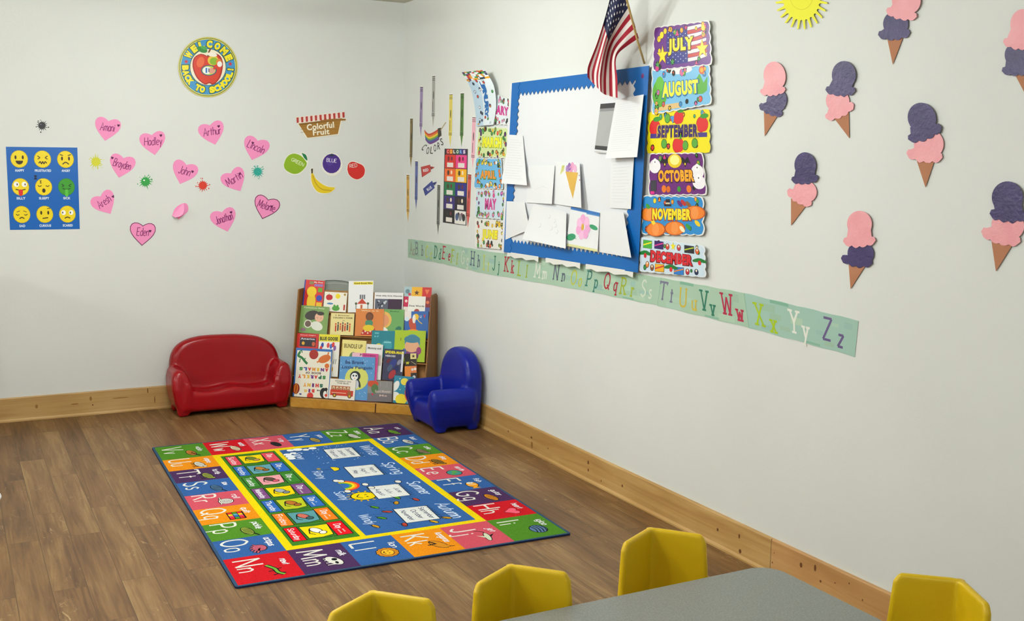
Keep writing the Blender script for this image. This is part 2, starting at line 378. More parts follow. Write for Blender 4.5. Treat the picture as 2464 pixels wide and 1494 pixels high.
def wall_map(W_, out=0.0):
    """pixels of the photograph on a wall; z stands off the wall"""
    return lambda x, y, z: W_(x, y) + (V((0, -1, 0)) if W_ is WL else V((-1, 0, 0)))*(out+z)
def quad_map(P, n, out=0.0):
    """P: top-left, top-right, bottom-right, bottom-left; (0,0) bottom-left to (1,1) top-right"""
    tl, tr, br, bl = P; n = V(n)
    return lambda u, v, z: (bl*(1-u)+br*u)*(1-v) + (tl*(1-u)+tr*u)*v + n*(out+z)
def wavy(nx, ny, amp, seed=0, sub=4, x0=0.0, y0=0.0, x1=1.0, y1=1.0):
    """rectangle outline with scalloped edges"""
    pts = []
    def edge(ax, ay, bx, by, n, ox, oy):
        for i in range(n):
            for k in range(sub):
                t = (i+k/sub)/n; q = amp*abs(math.sin(PI*(k/sub)))
                pts.append((ax+(bx-ax)*t+ox*q, ay+(by-ay)*t+oy*q))
    edge(x0, y0, x1, y0, nx, 0, -1); edge(x1, y0, x1, y1, ny, 1, 0); edge(x1, y1, x0, y1, nx, 0, 1); edge(x0, y1, x0, y0, ny, -1, 0)
    return pts
def star_pts(cx, cy, r, n=5, k=0.42, rot=90, asp=1.0):
    return [(cx+(r if i % 2 == 0 else r*k)*math.cos(math.radians(rot+180*i/n))/asp, cy+(r if i % 2 == 0 else r*k)*math.sin(math.radians(rot+180*i/n))) for i in range(2*n)]
# ================================================================== the room
XL, YN = -8.0, -9.6
box('floor', (XL, YN, -0.05), (0, 0, 0), M_FLOOR, kind='structure')
box('ceiling', (XL, YN, CEIL), (0, 0, CEIL+0.05), M_CEIL, kind='structure')
box('wall_left', (XL-0.1, 0, -0.05), (0.1, 0.1, CEIL+0.05), M_WALL, kind='structure')
box('wall_right', (0, YN-0.1, -0.05), (0.1, 0, CEIL+0.05), M_WALL, kind='structure')
box('wall_side', (XL-0.1, YN-0.1, -0.05), (XL, 0, CEIL+0.05), M_WALL, kind='structure')
box('wall_near', (XL, YN-0.1, -0.05), (0, YN, CEIL+0.05), M_WALL, kind='structure')
def baseboard(name, a, b, axis, m, knots=()):
    """pine board with eased top edge and a small shoe moulding"""
    bm = bmesh.new(); prof = [(0, 0), (0.020, 0), (0.020, 0.008), (0.016, 0.014), (0.013, 0.017), (0.013, 0.137), (0.010, 0.1425), (0, 0.1425)]
    if axis == 'X': P = [V((a, -q, z)) for q, z in prof]; off = V((b-a, 0, 0))
    else: P = [V((-q, a, z)) for q, z in prof]; off = V((0, b-a, 0))
    prism(bm, P, off)
    me = bpy.data.meshes.new(name); bm.to_mesh(me); bm.free(); me.materials.append(m); me.materials.append(mat('6A3F1C', 0.7)); me.materials.append(mat('8F6632', 0.7))
    b2 = bmesh.new(); b2.from_mesh(me)
    for (t, z, rx, rz, k) in knots:
        vs = []
        for i in range(10):
            an = 2*PI*i/10; s_, c_ = rx*math.cos(an), rz*math.sin(an)
            vs.append(b2.verts.new((t+s_, -0.0133, z+c_) if axis == 'X' else (-0.0133, t+s_, z+c_)))
        f = b2.faces.new(vs); f.material_index = k
    b2.to_mesh(me); b2.free()
    return link_mesh(name, me, kind='structure')
rk = random.Random(4)
baseboard('baseboard_left', XL, -0.02, 'X', M_PINE, [(-2.03, 0.10, .007, .014, 2), (-2.02, 0.06, .004, .005, 1), (-2.12, 0.075, .022, .004, 2), (-2.33, 0.08, .008, .012, 2), (-1.70, 0.12, .003, .016, 1), (-1.66, 0.06, .0025, .024, 1), (-1.86, 0.09, .05, .003, 2)])
JY = WR(1861, 1330).y
baseboard('baseboard_right', JY+0.0012, -0.0, 'Y', M_PINE_Y, [(WR(x, y).y, WR(x, y).z, r, r2, k) for x, y, r, r2, k in
    [(1228, 1037, .006, .006, 1), (1284, 1052, .01, .006, 1), (1324, 1078, .005, .004, 1), (1421, 1112, .008, .01, 1), (1421, 1130, .006, .008, 1), (1452, 1156, .004, .005, 1), (1503, 1168, .006, .007, 1), (1733, 1273, .006, .007, 1), (1785, 1289, .005, .01, 1), (1787, 1325, .008, .009, 1), (1285, 1070, .012, .02, 2)]])
box('trim_1', (-0.0128, JY-0.0012, 0.0), (0, JY+0.0012, 0.141), mat('4A3018', 0.8), kind='structure')
baseboard('baseboard_right', YN, JY-0.0012, 'Y', wood('pine_board_near', ['AE7E4A', 'C0925A', 'CBA26A'], 0.5, 'Y'), [(WR(x, y).y, WR(x, y).z, r, r2, k) for x, y, r, r2, k in
    [(1865, 1352, .003, .004, 1), (1934, 1358, .007, .010, 1), (1968, 1365, .006, .013, 1), (1981, 1397, .005, .005, 1), (2016, 1401, .003, .003, 1), (2050, 1402, .003, .004, 1), (2082, 1442, .003, .004, 1), (1869, 1329, .002, .003, 1)]])
for i, (x, y, sx, sy, wt) in enumerate(FITTINGS):
    e = empty('ceiling_light', (x, y, CEIL), label='long white ceiling light fitting, ' + ['nearest the room corner', 'left of the kids table', 'at the near end of the room', 'above the low cabinet', 'between the rug and the kids table'][i], cat='light', group='ceiling light fittings')
    for k in (-1, 1):
        bm = bmesh.new(); px, py = (k*0.5, 0) if sx > sy else (0, k*0.5); tube(bm, [(px, py, -DROP+0.17), (px, py, 0)], 0.006, 8); bm_obj('hanger_rod', bm, mat('C8C8C8', 0.4), e)
    box('housing', (-sx/2, -sy/2, -DROP+0.13), (sx/2, sy/2, -DROP+0.17), mat('F0F0EC', 0.5), e, 0.006)
    bm = bmesh.new(); add_box(bm, (-sx/2+0.02, -sy/2+0.02, -DROP+0.105), (sx/2-0.02, sy/2-0.02, -DROP+0.13))
    md, nt, bs = nodes('lit_diffuser', 0.5); bs.inputs['Emission Color'].default_value = (1, 0.97, 0.9, 1); bs.inputs['Emission Strength'].default_value = 2.0
    bm_obj('diffuser', bm, md, e, bev=0.01)
# unseen low cabinet added beside the left wall to cast its diagonal shadow
cb = empty('added_shade_cabinet', (-3.3, -0.32, 0), label='low white storage cabinet against the left wall, left of the blue poster', cat='cabinet')
box('body', (-0.55, -0.29, 0.06), (0.55, 0.30, 0.93), mat('E6E4DC', 0.5), cb, 0.004)
box('worktop', (-0.57, -0.31, 0.93), (0.57, 0.30, 0.96), mat('C9B48A', 0.4), cb, 0.004)
box('plinth', (-0.53, -0.25, 0), (0.53, 0.30, 0.06), mat('8A8780', 0.6), cb)
for sx in (-1, 1):
    d = box('door', (min(0, sx*0.54)+0.004, -0.308, 0.08), (max(0, sx*0.54)-0.004, -0.29, 0.92), mat('EDEBE4', 0.45), cb, 0.004)
    box('handle', (sx*0.05-0.006, -0.33, 0.45), (sx*0.05+0.006, -0.308, 0.60), mat('8C8F92', 0.3), d, 0.002)

# ================================================================== moulded plastic seats
def melt(name, bm, m, disp=None, voxel=0.0075, it=10, **kw):
    me = bpy.data.meshes.new(name); bm.to_mesh(me); bm.free()
    o = bpy.data.objects.new(name, me); LINK(o)
    r = o.modifiers.new('r', 'REMESH'); r.mode = 'VOXEL'; r.voxel_size = voxel; r.use_smooth_shade = True
    s = o.modifiers.new('s', 'SMOOTH'); s.factor = 0.5; s.iterations = it
    dg = bpy.context.evaluated_depsgraph_get()
    me2 = bpy.data.meshes.new_from_object(o.evaluated_get(dg)); bpy.data.objects.remove(o)
    if disp:
        for v in me2.vertices: disp(v)
    me2.materials.clear(); me2.materials.append(m)
    return link_mesh(name, me2, None, True, **kw)
def rbox(bm, lo, hi, r, seg=3):
    b = bmesh.new(); add_box(b, lo, hi); bmesh.ops.recalc_face_normals(b, faces=b.faces)
    bmesh.ops.bevel(b, geom=list(b.edges), offset=r, segments=seg, profile=0.5, affect='EDGES')
    t = bpy.data.meshes.new('t'); b.to_mesh(t); b.free(); bm.from_mesh(t); bpy.data.meshes.remove(t)
def rprism(bm, pts, off, r, seg=3, tf=None):
    b = bmesh.new(); prism(b, pts, off)
    es = [e for e in b.edges if len(e.link_faces) == 2 and e.calc_face_angle(0) > 0.9]
    bmesh.ops.bevel(b, geom=es, offset=r, segments=seg, profile=0.5, affect='EDGES')
    if tf:
        for v in b.verts: v.co = tf(v.co)
    t = bpy.data.meshes.new('t'); b.to_mesh(t); b.free(); bm.from_mesh(t); bpy.data.meshes.remove(t)
def spow(a, e): return math.copysign(abs(a)**e, a)
def make_sofa():
    bm = bmesh.new()
    rbox(bm, (-0.34, 0.004, 0.022), (0.34, 0.27, 0.150), 0.026)
    # back: broad arch, leaning a little
    pts = []
    for i in range(33):
        t = PI*i/32; x = 0.358*spow(math.cos(t), 0.66); z = 0.225+0.234*spow(math.sin(t), 0.62)
        pts.append(V((x, 0.175, z-0.012*(x/0.35)-0.006)))
    pts += [V((-0.345, 0.175, 0.05)), V((0.345, 0.175, 0.05))]
    rprism(bm, pts, V((0, 0.105, 0)), 0.035, tf=lambda c: V((c.x, c.y+(c.z-0.2)*0.10*(1 if c.y < 0.23 else 0.25), c.z)))
    for sx in (-1, 1):      # arms bulge outwards
        pr = [(0.250, 0.03), (0.345, 0.018), (0.368, 0.08), (0.384, 0.16), (0.384, 0.225), (0.372, 0.266), (0.342, 0.288), (0.305, 0.278), (0.280, 0.245), (0.258, 0.17)]
        rprism(bm, [V((sx*x, -0.004, z)) for x, z in pr], V((0, 0.25, 0)), 0.030, tf=lambda c: V((c.x, c.y+(0.030*max(0, (c.z-0.17)/0.12) if c.y < 0.1 else 0), c.z)))
        for y in (0.035, 0.215): rbox(bm, (sx*0.318-0.035, y-0.025, 0.0), (sx*0.318+0.035, y+0.035, 0.08), 0.012)
    def disp(v):
        v.co.x *= 0.957; c = v.co
        if c.z > 0.12 and c.z < 0.20 and abs(c.x) < 0.29 and c.y < 0.2:
            v.co.z -= 0.020*(0.5-0.5*math.cos(2*PI*(c.x+0.29)/0.29))*0.7*min(1, (c.z-0.12)/0.03)
            v.co.z += 0.012*max(0, (0.10-c.y))/0.1*min(1, (c.z-0.12)/0.03)
    return melt('toddler_sofa', bm, M_RED, disp, label='small glossy red moulded plastic sofa against the left wall', cat='sofa')
sofa = make_sofa(); sofa.location = (-1.235, -0.306, 0); sofa.rotation_euler.z = math.radians(0.8)
def make_armchair():
    bm = bmesh.new()
    rbox(bm, (-0.17, 0.016, 0.022), (0.17, 0.28, 0.150), 0.026)
    pts = []
    for i in range(25):
        t = PI*i/24; pts.append(V((0.192*spow(math.cos(t), 0.92), 0.205, 0.285+0.190*spow(math.sin(t), 0.92))))
    pts += [V((-0.175, 0.205, 0.02)), V((0.175, 0.205, 0.02))]
    rprism(bm, pts, V((0, 0.115, 0)), 0.032, tf=lambda c: V((c.x, c.y+(c.z-0.25)*0.08*(1 if c.y < 0.26 else 0), c.z)))
    for sx in (-1, 1):
        pr = [(0.110, 0.03), (0.178, 0.018), (0.195, 0.08), (0.211, 0.16), (0.213, 0.205), (0.202, 0.245), (0.174, 0.266), (0.142, 0.258), (0.124, 0.225), (0.112, 0.16)]
        rprism(bm, [V((sx*x, -0.012, z)) for x, z in pr], V((0, 0.29, 0)), 0.030, tf=lambda c: V((c.x, c.y+(0.040*max(0, (0.16-c.z)/0.16) if c.y < 0.1 else 0), c.z)))
        for y in (0.062, 0.265): rbox(bm, (sx*0.150-0.032, y-0.032, 0.0), (sx*0.150+0.032, y+0.03, 0.06), 0.012)
    def disp(v):
        v.co.x *= 1.035; v.co.z *= 0.975; c = v.co
        if 0.12 < c.z < 0.19 and abs(c.x) < 0.125 and c.y < 0.2:
            v.co.z += 0.014*max(0, (0.09-c.y))/0.1*min(1, (c.z-0.12)/0.03)
    return melt('toddler_armchair', bm, M_BLUE, disp, label='small blue moulded plastic armchair with rounded back beside the right wall', cat='armchair')
arm = make_armchair(); arm.location = (-0.350, -1.108, 0); arm.rotation_euler.z = math.radians(-90)
# ================================================================== kids table and chairs
TZ = 0.47
tc = FL(1850, 1362, TZ); tx1, ty1 = tc.x+0.012, tc.y+0.012
tb = empty('kids_table', (tx1-0.76, ty1-0.38, 0), label='low table with speckled grey top and rounded corners in the foreground', cat='table')
def rrect(x0, y0, x1, y1, r, n=8):
    out = []
    for cx, cy, a0 in ((x1-r, y1-r, 0), (x0+r, y1-r, 90), (x0+r, y0+r, 180), (x1-r, y0+r, 270)):
        for i in range(n+1): a = math.radians(a0+90*i/n); out.append((cx+r*math.cos(a), cy+r*math.sin(a)))
    return out
bm = bmesh.new(); prism(bm, [V((x, y, TZ-0.024)) for x, y in rrect(-0.76, -0.38, 0.76, 0.38, 0.07)], V((0, 0, 0.024)))
o = bm_obj('tabletop', bm, M_TABLE, tb, bev=0.003)
bm = bmesh.new(); prism(bm, [V((x, y, TZ-0.0265)) for x, y in rrect(-0.7615, -0.3815, 0.7615, 0.3815, 0.0715)], V((0, 0, 0.019)))
bm_obj('edge_band', bm, mat('55606A', 0.5), tb, label='darker plastic band around the tabletop edge')
for sx in (-1, 1):
    for sy in (-1, 1):
        bm = bmesh.new(); tube(bm, [(sx*0.66, sy*0.29, TZ-0.027), (sx*0.68, sy*0.31, 0.03)], 0.019, 12); lg = bm_obj('leg', bm, mat('B9BCBE', 0.25), tb, True)
        bm = bmesh.new(); tube(bm, [(sx*0.68, sy*0.31, 0.035), (sx*0.683, sy*0.313, 0.0)], 0.023, 12); bm_obj('foot_cap', bm, mat('2A2A2A', 0.6), lg, True)
CH = 0.55
def make_chair():
    """one-piece look: folded back of two panels meeting in a vertical crease, seat and four splayed legs; faces -Y"""
    e = empty('kids_chair', (0, 0, 0))
    bm = bmesh.new(); ha = math.radians(53); th = 0.020; SZ = 0.27
    def wing(sx):
        d = V((sx*math.sin(ha), -math.cos(ha), 0)); n = V((sx*math.cos(ha), math.sin(ha), 0))
        o_ = V((0, 0, 0)); w1, w2 = 0.146, 0.172
        P = [o_+V((0, 0, SZ-0.01)), o_+d*w2+V((0, 0, SZ-0.01)), o_+d*(w1+0.004)+V((0, 0, CH-0.025)), o_+d*(w1-0.010)+V((0, 0, CH-0.002)), o_+V((0, 0, CH))]
        rprism(bm, P, n*th, 0.008, 3)
    wing(1); wing(-1)
    rbox(bm, (-0.012, -0.004, SZ-0.01), (0.012, 0.024, CH-0.002), 0.006)
    me = bpy.data.meshes.new('backrest'); bm.to_mesh(me); bm.free()
    t = bpy.data.objects.new('t', me); LINK(t)
    r = t.modifiers.new('r', 'REMESH'); r.mode = 'VOXEL'; r.voxel_size = 0.0042; s_ = t.modifiers.new('s', 'SMOOTH'); s_.factor = 0.5; s_.iterations = 8
    me2 = bpy.data.meshes.new_from_object(t.evaluated_get(bpy.context.evaluated_depsgraph_get())); bpy.data.objects.remove(t)
    me2.materials.clear(); me2.materials.append(M_YEL); link_mesh('backrest', me2, e, True)
    bm = bmesh.new(); prism(bm, [V((x, y, SZ-0.022)) for x, y in ((0, 0.0), (0.138, -0.104), (0.15, -0.27), (0.12, -0.30), (-0.12, -0.30), (-0.15, -0.27), (-0.138, -0.104))], V((0, 0, 0.022)))
    bm_obj('seat', bm, M_YEL, e, bev=0.006)
    for x, y, dx, dy in ((0.12, -0.265, 0.035, -0.02), (-0.12, -0.265, -0.035, -0.02), (0.115, -0.10, 0.04, 0.05), (-0.115, -0.10, -0.04, 0.05)):
        bm = bmesh.new(); tube(bm, [(x, y, SZ-0.022), (x+dx, y+dy, 0.0)], 0.017, 10, 0.013); bm_obj('leg', bm, M_YEL, e, True)
    return e
def copy_tree(o, parent=None):
    c = o.copy(); LINK(c)
    if parent: c.parent = parent
    for ch in [q for q in C.objects if q.parent == o]: copy_tree(ch, c)
    return c
CH0 = make_chair()
for i, (px, py, rz, lab) in enumerate([((900, 0), 1424, -7, 'yellow plastic kids chair nearest the rug, leftmost behind the grey table'), ((1233, 0), 1360, -8, 'middle one of the three yellow kids chairs behind the grey table'),
        ((1570, 0), 1271, -10, 'yellow plastic kids chair behind the grey table, closest to the wooden baseboard'), ((2305, 0), 1394, -80, 'yellow plastic kids chair alone at the right end of the grey table')]):
    o = CH0 if i == 0 else copy_tree(CH0)
    p = FL(px[0], py, CH); o.location = (p.x, p.y, 0); o.rotation_euler.z = math.radians(rz)
    props(o, lab, 'chair', 'yellow chairs around the table')
# small white tub at the left edge of the picture
p = FL(6, 1204, 0.13)
tub = empty('plastic_tub', (p.x-0.12, p.y, 0), label='white round plastic tub standing on the floor at the left edge of the picture', cat='tub')
bm = bmesh.new(); n = 32; prof = [(0.0, 0.0), (0.085, 0.0), (0.100, 0.10), (0.108, 0.125), (0.112, 0.15), (0.104, 0.15), (0.094, 0.02), (0.0, 0.015)]
R_ = [[bm.verts.new((r*math.cos(2*PI*k/n), r*math.sin(2*PI*k/n), z)) for k in range(n)] for r, z in prof[1:-1]]
for a_, b_ in zip(R_, R_[1:]):
    for k in range(n): bm.faces.new((a_[k], a_[(k+1) % n], b_[(k+1) % n], b_[k]))
bm.faces.new(R_[0][::-1]); bm.faces.new(R_[-1])
bm_obj('body', bm, mat('E8E8EA', 0.35), tub, True)
bm = bmesh.new(); tube(bm, [(0.110*math.cos(2*PI*k/32), 0.110*math.sin(2*PI*k/32), 0.15) for k in range(33)], 0.008, 8); bm_obj('rim', bm, mat('F2F2F4', 0.3), tub, True)
# ================================================================== alphabet rug
TH = -0.0246
RC = V((-1.8338, -0.9468, 0)); RE1 = V((math.cos(TH), math.sin(TH), 0)); RE2 = V((math.sin(TH), -math.cos(TH), 0))
RW, RH = 1.4027, 2.073
rug = Art(lambda a, b, z: RC + RE2*a + RE1*b + V((0, 0, z+0.0003)), mf=rugmat)
rug.slab(rrect(0, 0, RH, RW, 0.012, 3), 0.0075, '34506E', '1F2C50')
GRN, ORG, PUR, BLU, PNK, RDD, YLW, WHT, BLK = '4E8424', 'E08A14', '4A2E58', '325E9C', 'C85060', 'C41822', 'E6CC08', 'DEDCD4', '14161C'
rug.L = 1; rug.rect(0.012, 0.012, RH-0.012, RW-0.012, 'E6CC08')
cells = {}
bs_ = [0.012, 0.262] + [0.262+0.2195*i for i in range(1, 4)] + [1.142, RW-0.012]
as_ = [0.012, 0.280] + [0.280+(1.787-0.280)/7*i for i in range(1, 7)] + [1.787, RH-0.012]
top = 'VWXYZA'; bot = 'NMLKJI'; lef = 'VUTSRQPON'; rig = 'ABCDEFGHI'
for k, ch in enumerate(top): cells[ch] = (as_[0], as_[1], bs_[k], bs_[k+1])
for k, ch in enumerate(bot): cells[ch] = (as_[8], as_[9], bs_[k], bs_[k+1])
for k, ch in enumerate(lef): cells[ch] = (as_[k], as_[k+1], bs_[0], bs_[1])
for k, ch in enumerate(rig): cells[ch] = (as_[k], as_[k+1], bs_[5], bs_[6])
COLS = dict(zip('ABCDEFGHIJKLMNOPQRSTUVWXYZ', [PUR, BLU, GRN, ORG, PNK, BLU, PUR, RDD, GRN, PNK, ORG, BLU, PUR, RDD, BLU, GRN, ORG, PNK, BLU, PUR, ORG, GRN, RDD, PNK, BLU, GRN]))
WORDS = dict(A='ant', B='boat', C='cake', D='dino', E='earth', F='fish', G='guitar', H='heart', I='igloo', J='jet', K='kangaroo', L='lion', M='milk', N='newt', O='octopus', P='pickle', Q='quilt', R='roll', S='saw', T='turtle', U='umpire', V='violin', W='watch', X='x ray', Y='yarn', Z='zebra')
def rug_icon(ch, x, y, r):
    e, ln = rug.ell, rug.line
    def blob(c, rx=1.0, ry=0.7, ang=0): e(x, y, r*rx+0.004, r*ry+0.004, BLK, 3, ang); e(x, y, r*rx, r*ry, c, 4, ang)
    if ch == 'N':
        ln([(x-r*1.3, y-r*.5), (x-r*.3, y-.0), (x+r*.6, y+r*.1), (x+r*1.2, y+r*.5)], .022, BLK, 3, sm=True); ln([(x-r*1.3, y-r*.5), (x-r*.3, y), (x+r*.6, y+r*.1), (x+r*1.2, y+r*.5)], .012, '6FA83A', 4, sm=True)
        for sx, sy in ((-.2, .6), (.1, -.6), (.7, .7), (.9, -.4)): ln([(x+r*sx, y+r*.1), (x+r*sx*1.2, y+r*sy)], .007, BLK, 3)
    elif ch == 'O':
        blob('B4586C', .75, .6)
        for k in range(6): an = -2.6+k*0.42; ln([(x, y), (x+r*.8*math.cos(an), y+r*.5*math.sin(an)), (x+r*1.3*math.cos(an+.2), y+r*.9*math.sin(an))], .014, BLK, 3, sm=True); ln([(x, y), (x+r*.8*math.cos(an), y+r*.5*math.sin(an)), (x+r*1.25*math.cos(an+.2), y+r*.85*math.sin(an))], .008, 'B4586C', 4, sm=True)
    elif ch == 'M':
        blob(WHT, 1.1, .55, 20); e(x-.3*r, y+.1*r, .3*r, .25*r, BLK, 5); e(x+.5*r, y+.1*r, .3*r, .15*r, BLK, 5)
        for k in (-.7, -.3, .3, .8): ln([(x+k*r, y), (x+k*r, y-r*.9)], .01, BLK, 3); ln([(x+k*r, y), (x+k*r, y-r*.8)], .006, WHT, 4)
    elif ch == 'L':
        for k in range(12): e(x+r*.8*math.cos(k*.524), y+r*.7*math.sin(k*.524), .3*r+.003, .3*r+.003, BLK, 3); e(x+r*.8*math.cos(k*.524), y+r*.7*math.sin(k*.524), .3*r, .3*r, 'C8801E', 4)
        e(x, y, .75*r, .62*r, BLK, 5); e(x, y, .68*r, .56*r, 'F0B428', 6)
        for s in (-1, 1): e(x+s*.25*r, y+.1*r, .06*r, .1*r, BLK, 7)
        ln([(x-.3*r, y-.2*r), (x, y-.35*r), (x+.3*r, y-.2*r)], .004, BLK, 7, sm=True)
    elif ch == 'K':
        blob('D08820', 1.1, .5, 25); e(x+.7*r, y+.6*r, .3*r, .25*r, BLK, 3); e(x+.7*r, y+.6*r, .25*r, .2*r, 'D08820', 4); ln([(x-r, y-.6*r), (x-.2*r, y-.2*r), (x-.1*r, y-r)], .008, BLK, 5); ln([(x+.8*r, y+.8*r), (x+.9*r, y+1.2*r)], .006, BLK, 4)
    elif ch == 'J':
        ln([(x-1.9*r, y-.6*r), (x-1.3*r, y+.1*r), (x-.5*r, y)], .005, BLK, 3, sm=True); blob('C9D2B4', 1.0, .25, -8)
        rug.poly([(x-.1*r, y), (x-.6*r, y+.9*r), (x+.4*r, y+.1*r)], BLK, 3); rug.poly([(x-.1*r, y), (x-.6*r, y-.9*r), (x+.4*r, y-.1*r)], 'C9D2B4', 5)
    elif ch == 'I': 
        blob('5A78A0', 1, .8)
        for k in range(4): ln([(x-.9*r, y-.5*r+k*.33*r), (x, y-.3*r+k*.33*r), (x+.9*r, y-.5*r+k*.33*r)], .005, BLK, 5, sm=True)
    elif ch == 'H':
        for s in (-1, 1): e(x+s*.42*r, y+.25*r, .5*r, .45*r, BLK, 3); e(x+s*.42*r, y+.25*r, .44*r, .39*r, 'F06078', 4)
        rug.poly([(x-.88*r, y+.1*r), (x+.88*r, y+.1*r), (x, y-.9*r)], BLK, 3); rug.poly([(x-.8*r, y+.1*r), (x+.8*r, y+.1*r), (x, y-.8*r)], 'F06078', 4)
    elif ch == 'Q':
        pal = ['D8222A', '2F66B4', YLW, '4F9420', 'DE4A60', '5AA0C0']
        rug.rect(x-1.1*r, y-.8*r, x+1.1*r, y+.8*r, BLK, 3)
        for i in range(4):
            for j in range(3): rug.rect(x-1.0*r+i*.5*r, y-.7*r+j*.47*r, x-1.0*r+i*.5*r+.44*r, y-.7*r+j*.47*r+.41*r, pal[(i*2+j*3) % 6], 4)
    elif ch == 'R':
        blob(WHT, .8, .7)
        for q in (.55, .32, .12): e(x, y, q*r+.003, q*r*.9+.003, BLK, 5+int((.6-q)*10)); e(x, y, q*r, q*r*.9, WHT, 6+int((.6-q)*10))
        ln([(x-1.3*r, y-.4*r), (x+.9*r, y-.6*r)], .012, BLK, 2); ln([(x-1.3*r, y-.4*r), (x+.9*r, y-.6*r)], .006, 'C0B8A0', 3)
    elif ch == 'F':
        blob('F0A020', .9, .6); e(x-.6*r, y, .3*r, .4*r, WHT, 5); rug.poly([(x+.7*r, y), (x+1.3*r, y+.5*r), (x+1.3*r, y-.5*r)], 'F0A020', 4); e(x-.7*r, y+.1*r, .06*r, .09*r, BLK, 6); ln([(x, y+.5*r), (x+.1*r, y-.5*r)], .006, WHT, 5)
    elif ch == 'E': blob('3F8A86', .95, .8); e(x-.2*r, y+.1*r, .4*r, .3*r, '5CA03C', 5, 20); e(x+.4*r, y-.3*r, .25*r, .2*r, '5CA03C', 5)
    else:
        c = dict(A='6A9A30', B=WHT, C='8C7A60', D='8A6A2A', G='D08820', P='8A9A3A', S='4A6A88', T='8A9440', U=WHT, V='C07830', W='D8C8A8', X='2A2A30', Y='B09A50', Z=WHT)[ch]
        blob(c, 1.1, .45, 10)
        for k in (-.6, -.2, .2, .6): ln([(x+k*r, y-.35*r), (x+(k+.12)*r, y+.4*r)], .005, BLK, 5)
        if ch in 'ATDZUC':
            e(x+.95*r, y+.45*r, .3*r, .26*r, BLK, 4); e(x+.95*r, y+.45*r, .22*r, .2*r, c, 5)
            for k in (-.7, -.2, .4, .8): ln([(x+k*r, y-.3*r), (x+k*r*1.1, y-.85*r)], .008, BLK, 3)
        if ch in 'BPVS': ln([(x-.1*r, y), (x+1.5*r, y+.8*r)], .008, BLK, 4)
for ch, (a0, a1, b0, b1) in cells.items():
    rug.L = 2; rug.rect(a0, b0, a1, b1, COLS[ch])
    h = 0.105; x = a0+0.03*(a1-a0)/0.215
    f = (b1-b0)/0.262; x0 = (a0+a1)/2-0.098 if a1-a0 > 0.25 else a0+0.014
    wcap = GS[ch][0]*h; 
    rug.write(ch, x0, b0+0.028, h, WHT, L=3, lw=0.105, centre=False, xs=0.9)
    rug.write(ch.lower(), x0+wcap*0.9+0.022, b0+0.028, h*0.85, WHT, L=3, lw=0.10, centre=False, xs=0.9)
    rug.write(WORDS[ch], a0+0.40*(a1-a0), b1-0.052*f, 0.030, 'E6E4EA', L=6, lw=0.17, skew=0.1, gap=0.12, w=0.013*len(WORDS[ch])+0.01)
    rug_icon(ch, a0+0.66*(a1-a0), b0+0.168*f, 0.045)
# yellow frame, week panel, season panel
rug.L = 2; rug.rect(0.318, 0.297, 1.748, 0.582, '3C7A24'); rug.rect(0.322, 0.605, 1.752, 1.106, '34609C')
DAYS = [('Sunday', 'D84858', YLW), ('Monday', '2F66B4', '5E9AA8'), ('Tuesday', '3C8030', 'E09AA0'), ('Wednesday', '7A4A80', YLW), ('Thursday', '2F66B4', 'B4BC20'), ('Friday', 'EE7A18', '58949C'), ('Saturday', 'DC1420', 'F0D40C')]
for i, (d, c1, c2) in enumerate(DAYS):
    a0 = 0.345+i*0.198; a1 = a0+0.168
    rug.rect(a0-0.004, 0.311, a1+0.004, 0.569, BLK, 3)
    rug.rect(a0, 0.315, a1, 0.368, c1, 4); rug.rect(a0, 0.372, a1, 0.498, '3C7A24', 4); rug.rect(a0, 0.502, a1, 0.565, c1, 4)
    rug.poly([(a0+0.006, 0.376), (a1-0.010, 0.380), (a1-0.004, 0.440), (a1-0.02, 0.492), (a0+0.012, 0.502), (a0+0.016, 0.44)], BLK, 5)
    rug.poly([(a0+0.010, 0.380), (a1-0.014, 0.384), (a1-0.008, 0.440), (a1-0.024, 0.488), (a0+0.016, 0.498), (a0+0.020, 0.44)], c2, 6)
    rug.write(d, (a0+a1)/2, 0.328, 0.026, 'ECEAF0', L=6, lw=0.15, w=0.14)
    rug.write('Day', a0+0.06, 0.522, 0.030, 'ECEAF0', L=6, lw=0.15)
    for k in range(i+1): rug.ell(a0+0.105+0.013*(k % 4), 0.522+0.02*(k//4), 0.004, 0.004, WHT, 6)
    ic = [('6A7A30', 'B48A50'), ('B07A3A', '8A5A20'), ('5A4A40', 'C05060'), ('A0A8B0', '7A8088'), ('B06A28', 'A06028'), ('C86A5A', '385A60'), ('F4F0E8', 'F4F0E8')][i]
    cx = (a0+a1)/2
    rug.ell(cx-0.01, 0.435, 0.040, 0.024, BLK, 7, 20); rug.ell(cx-0.01, 0.435, 0.035, 0.019, ic[0], 8, 20); rug.ell(cx+0.025, 0.455, 0.022, 0.018, BLK, 8, -20); rug.ell(cx+0.025, 0.455, 0.018, 0.014, ic[1], 9, -20)
    rug.line([(cx-0.03, 0.41), (cx+0.02, 0.40), (cx+0.04, 0.42)], 0.005, BLK, 9)
for k in range(1, 4): rug.rect(0.322+k*0.357-0.001, 0.607, 0.322+k*0.357+0.001, 1.104, '28589A', 3)
SEA = [('Winter', 0.50, 'December January February', 'Snowy'), ('Spring', 0.86, 'March April May', 'Rainy'), ('Summer', 1.22, 'June July August', 'Sunny'), ('Autumn', 1.58, 'September October November', 'Windy')]
rr = random.Random(7)
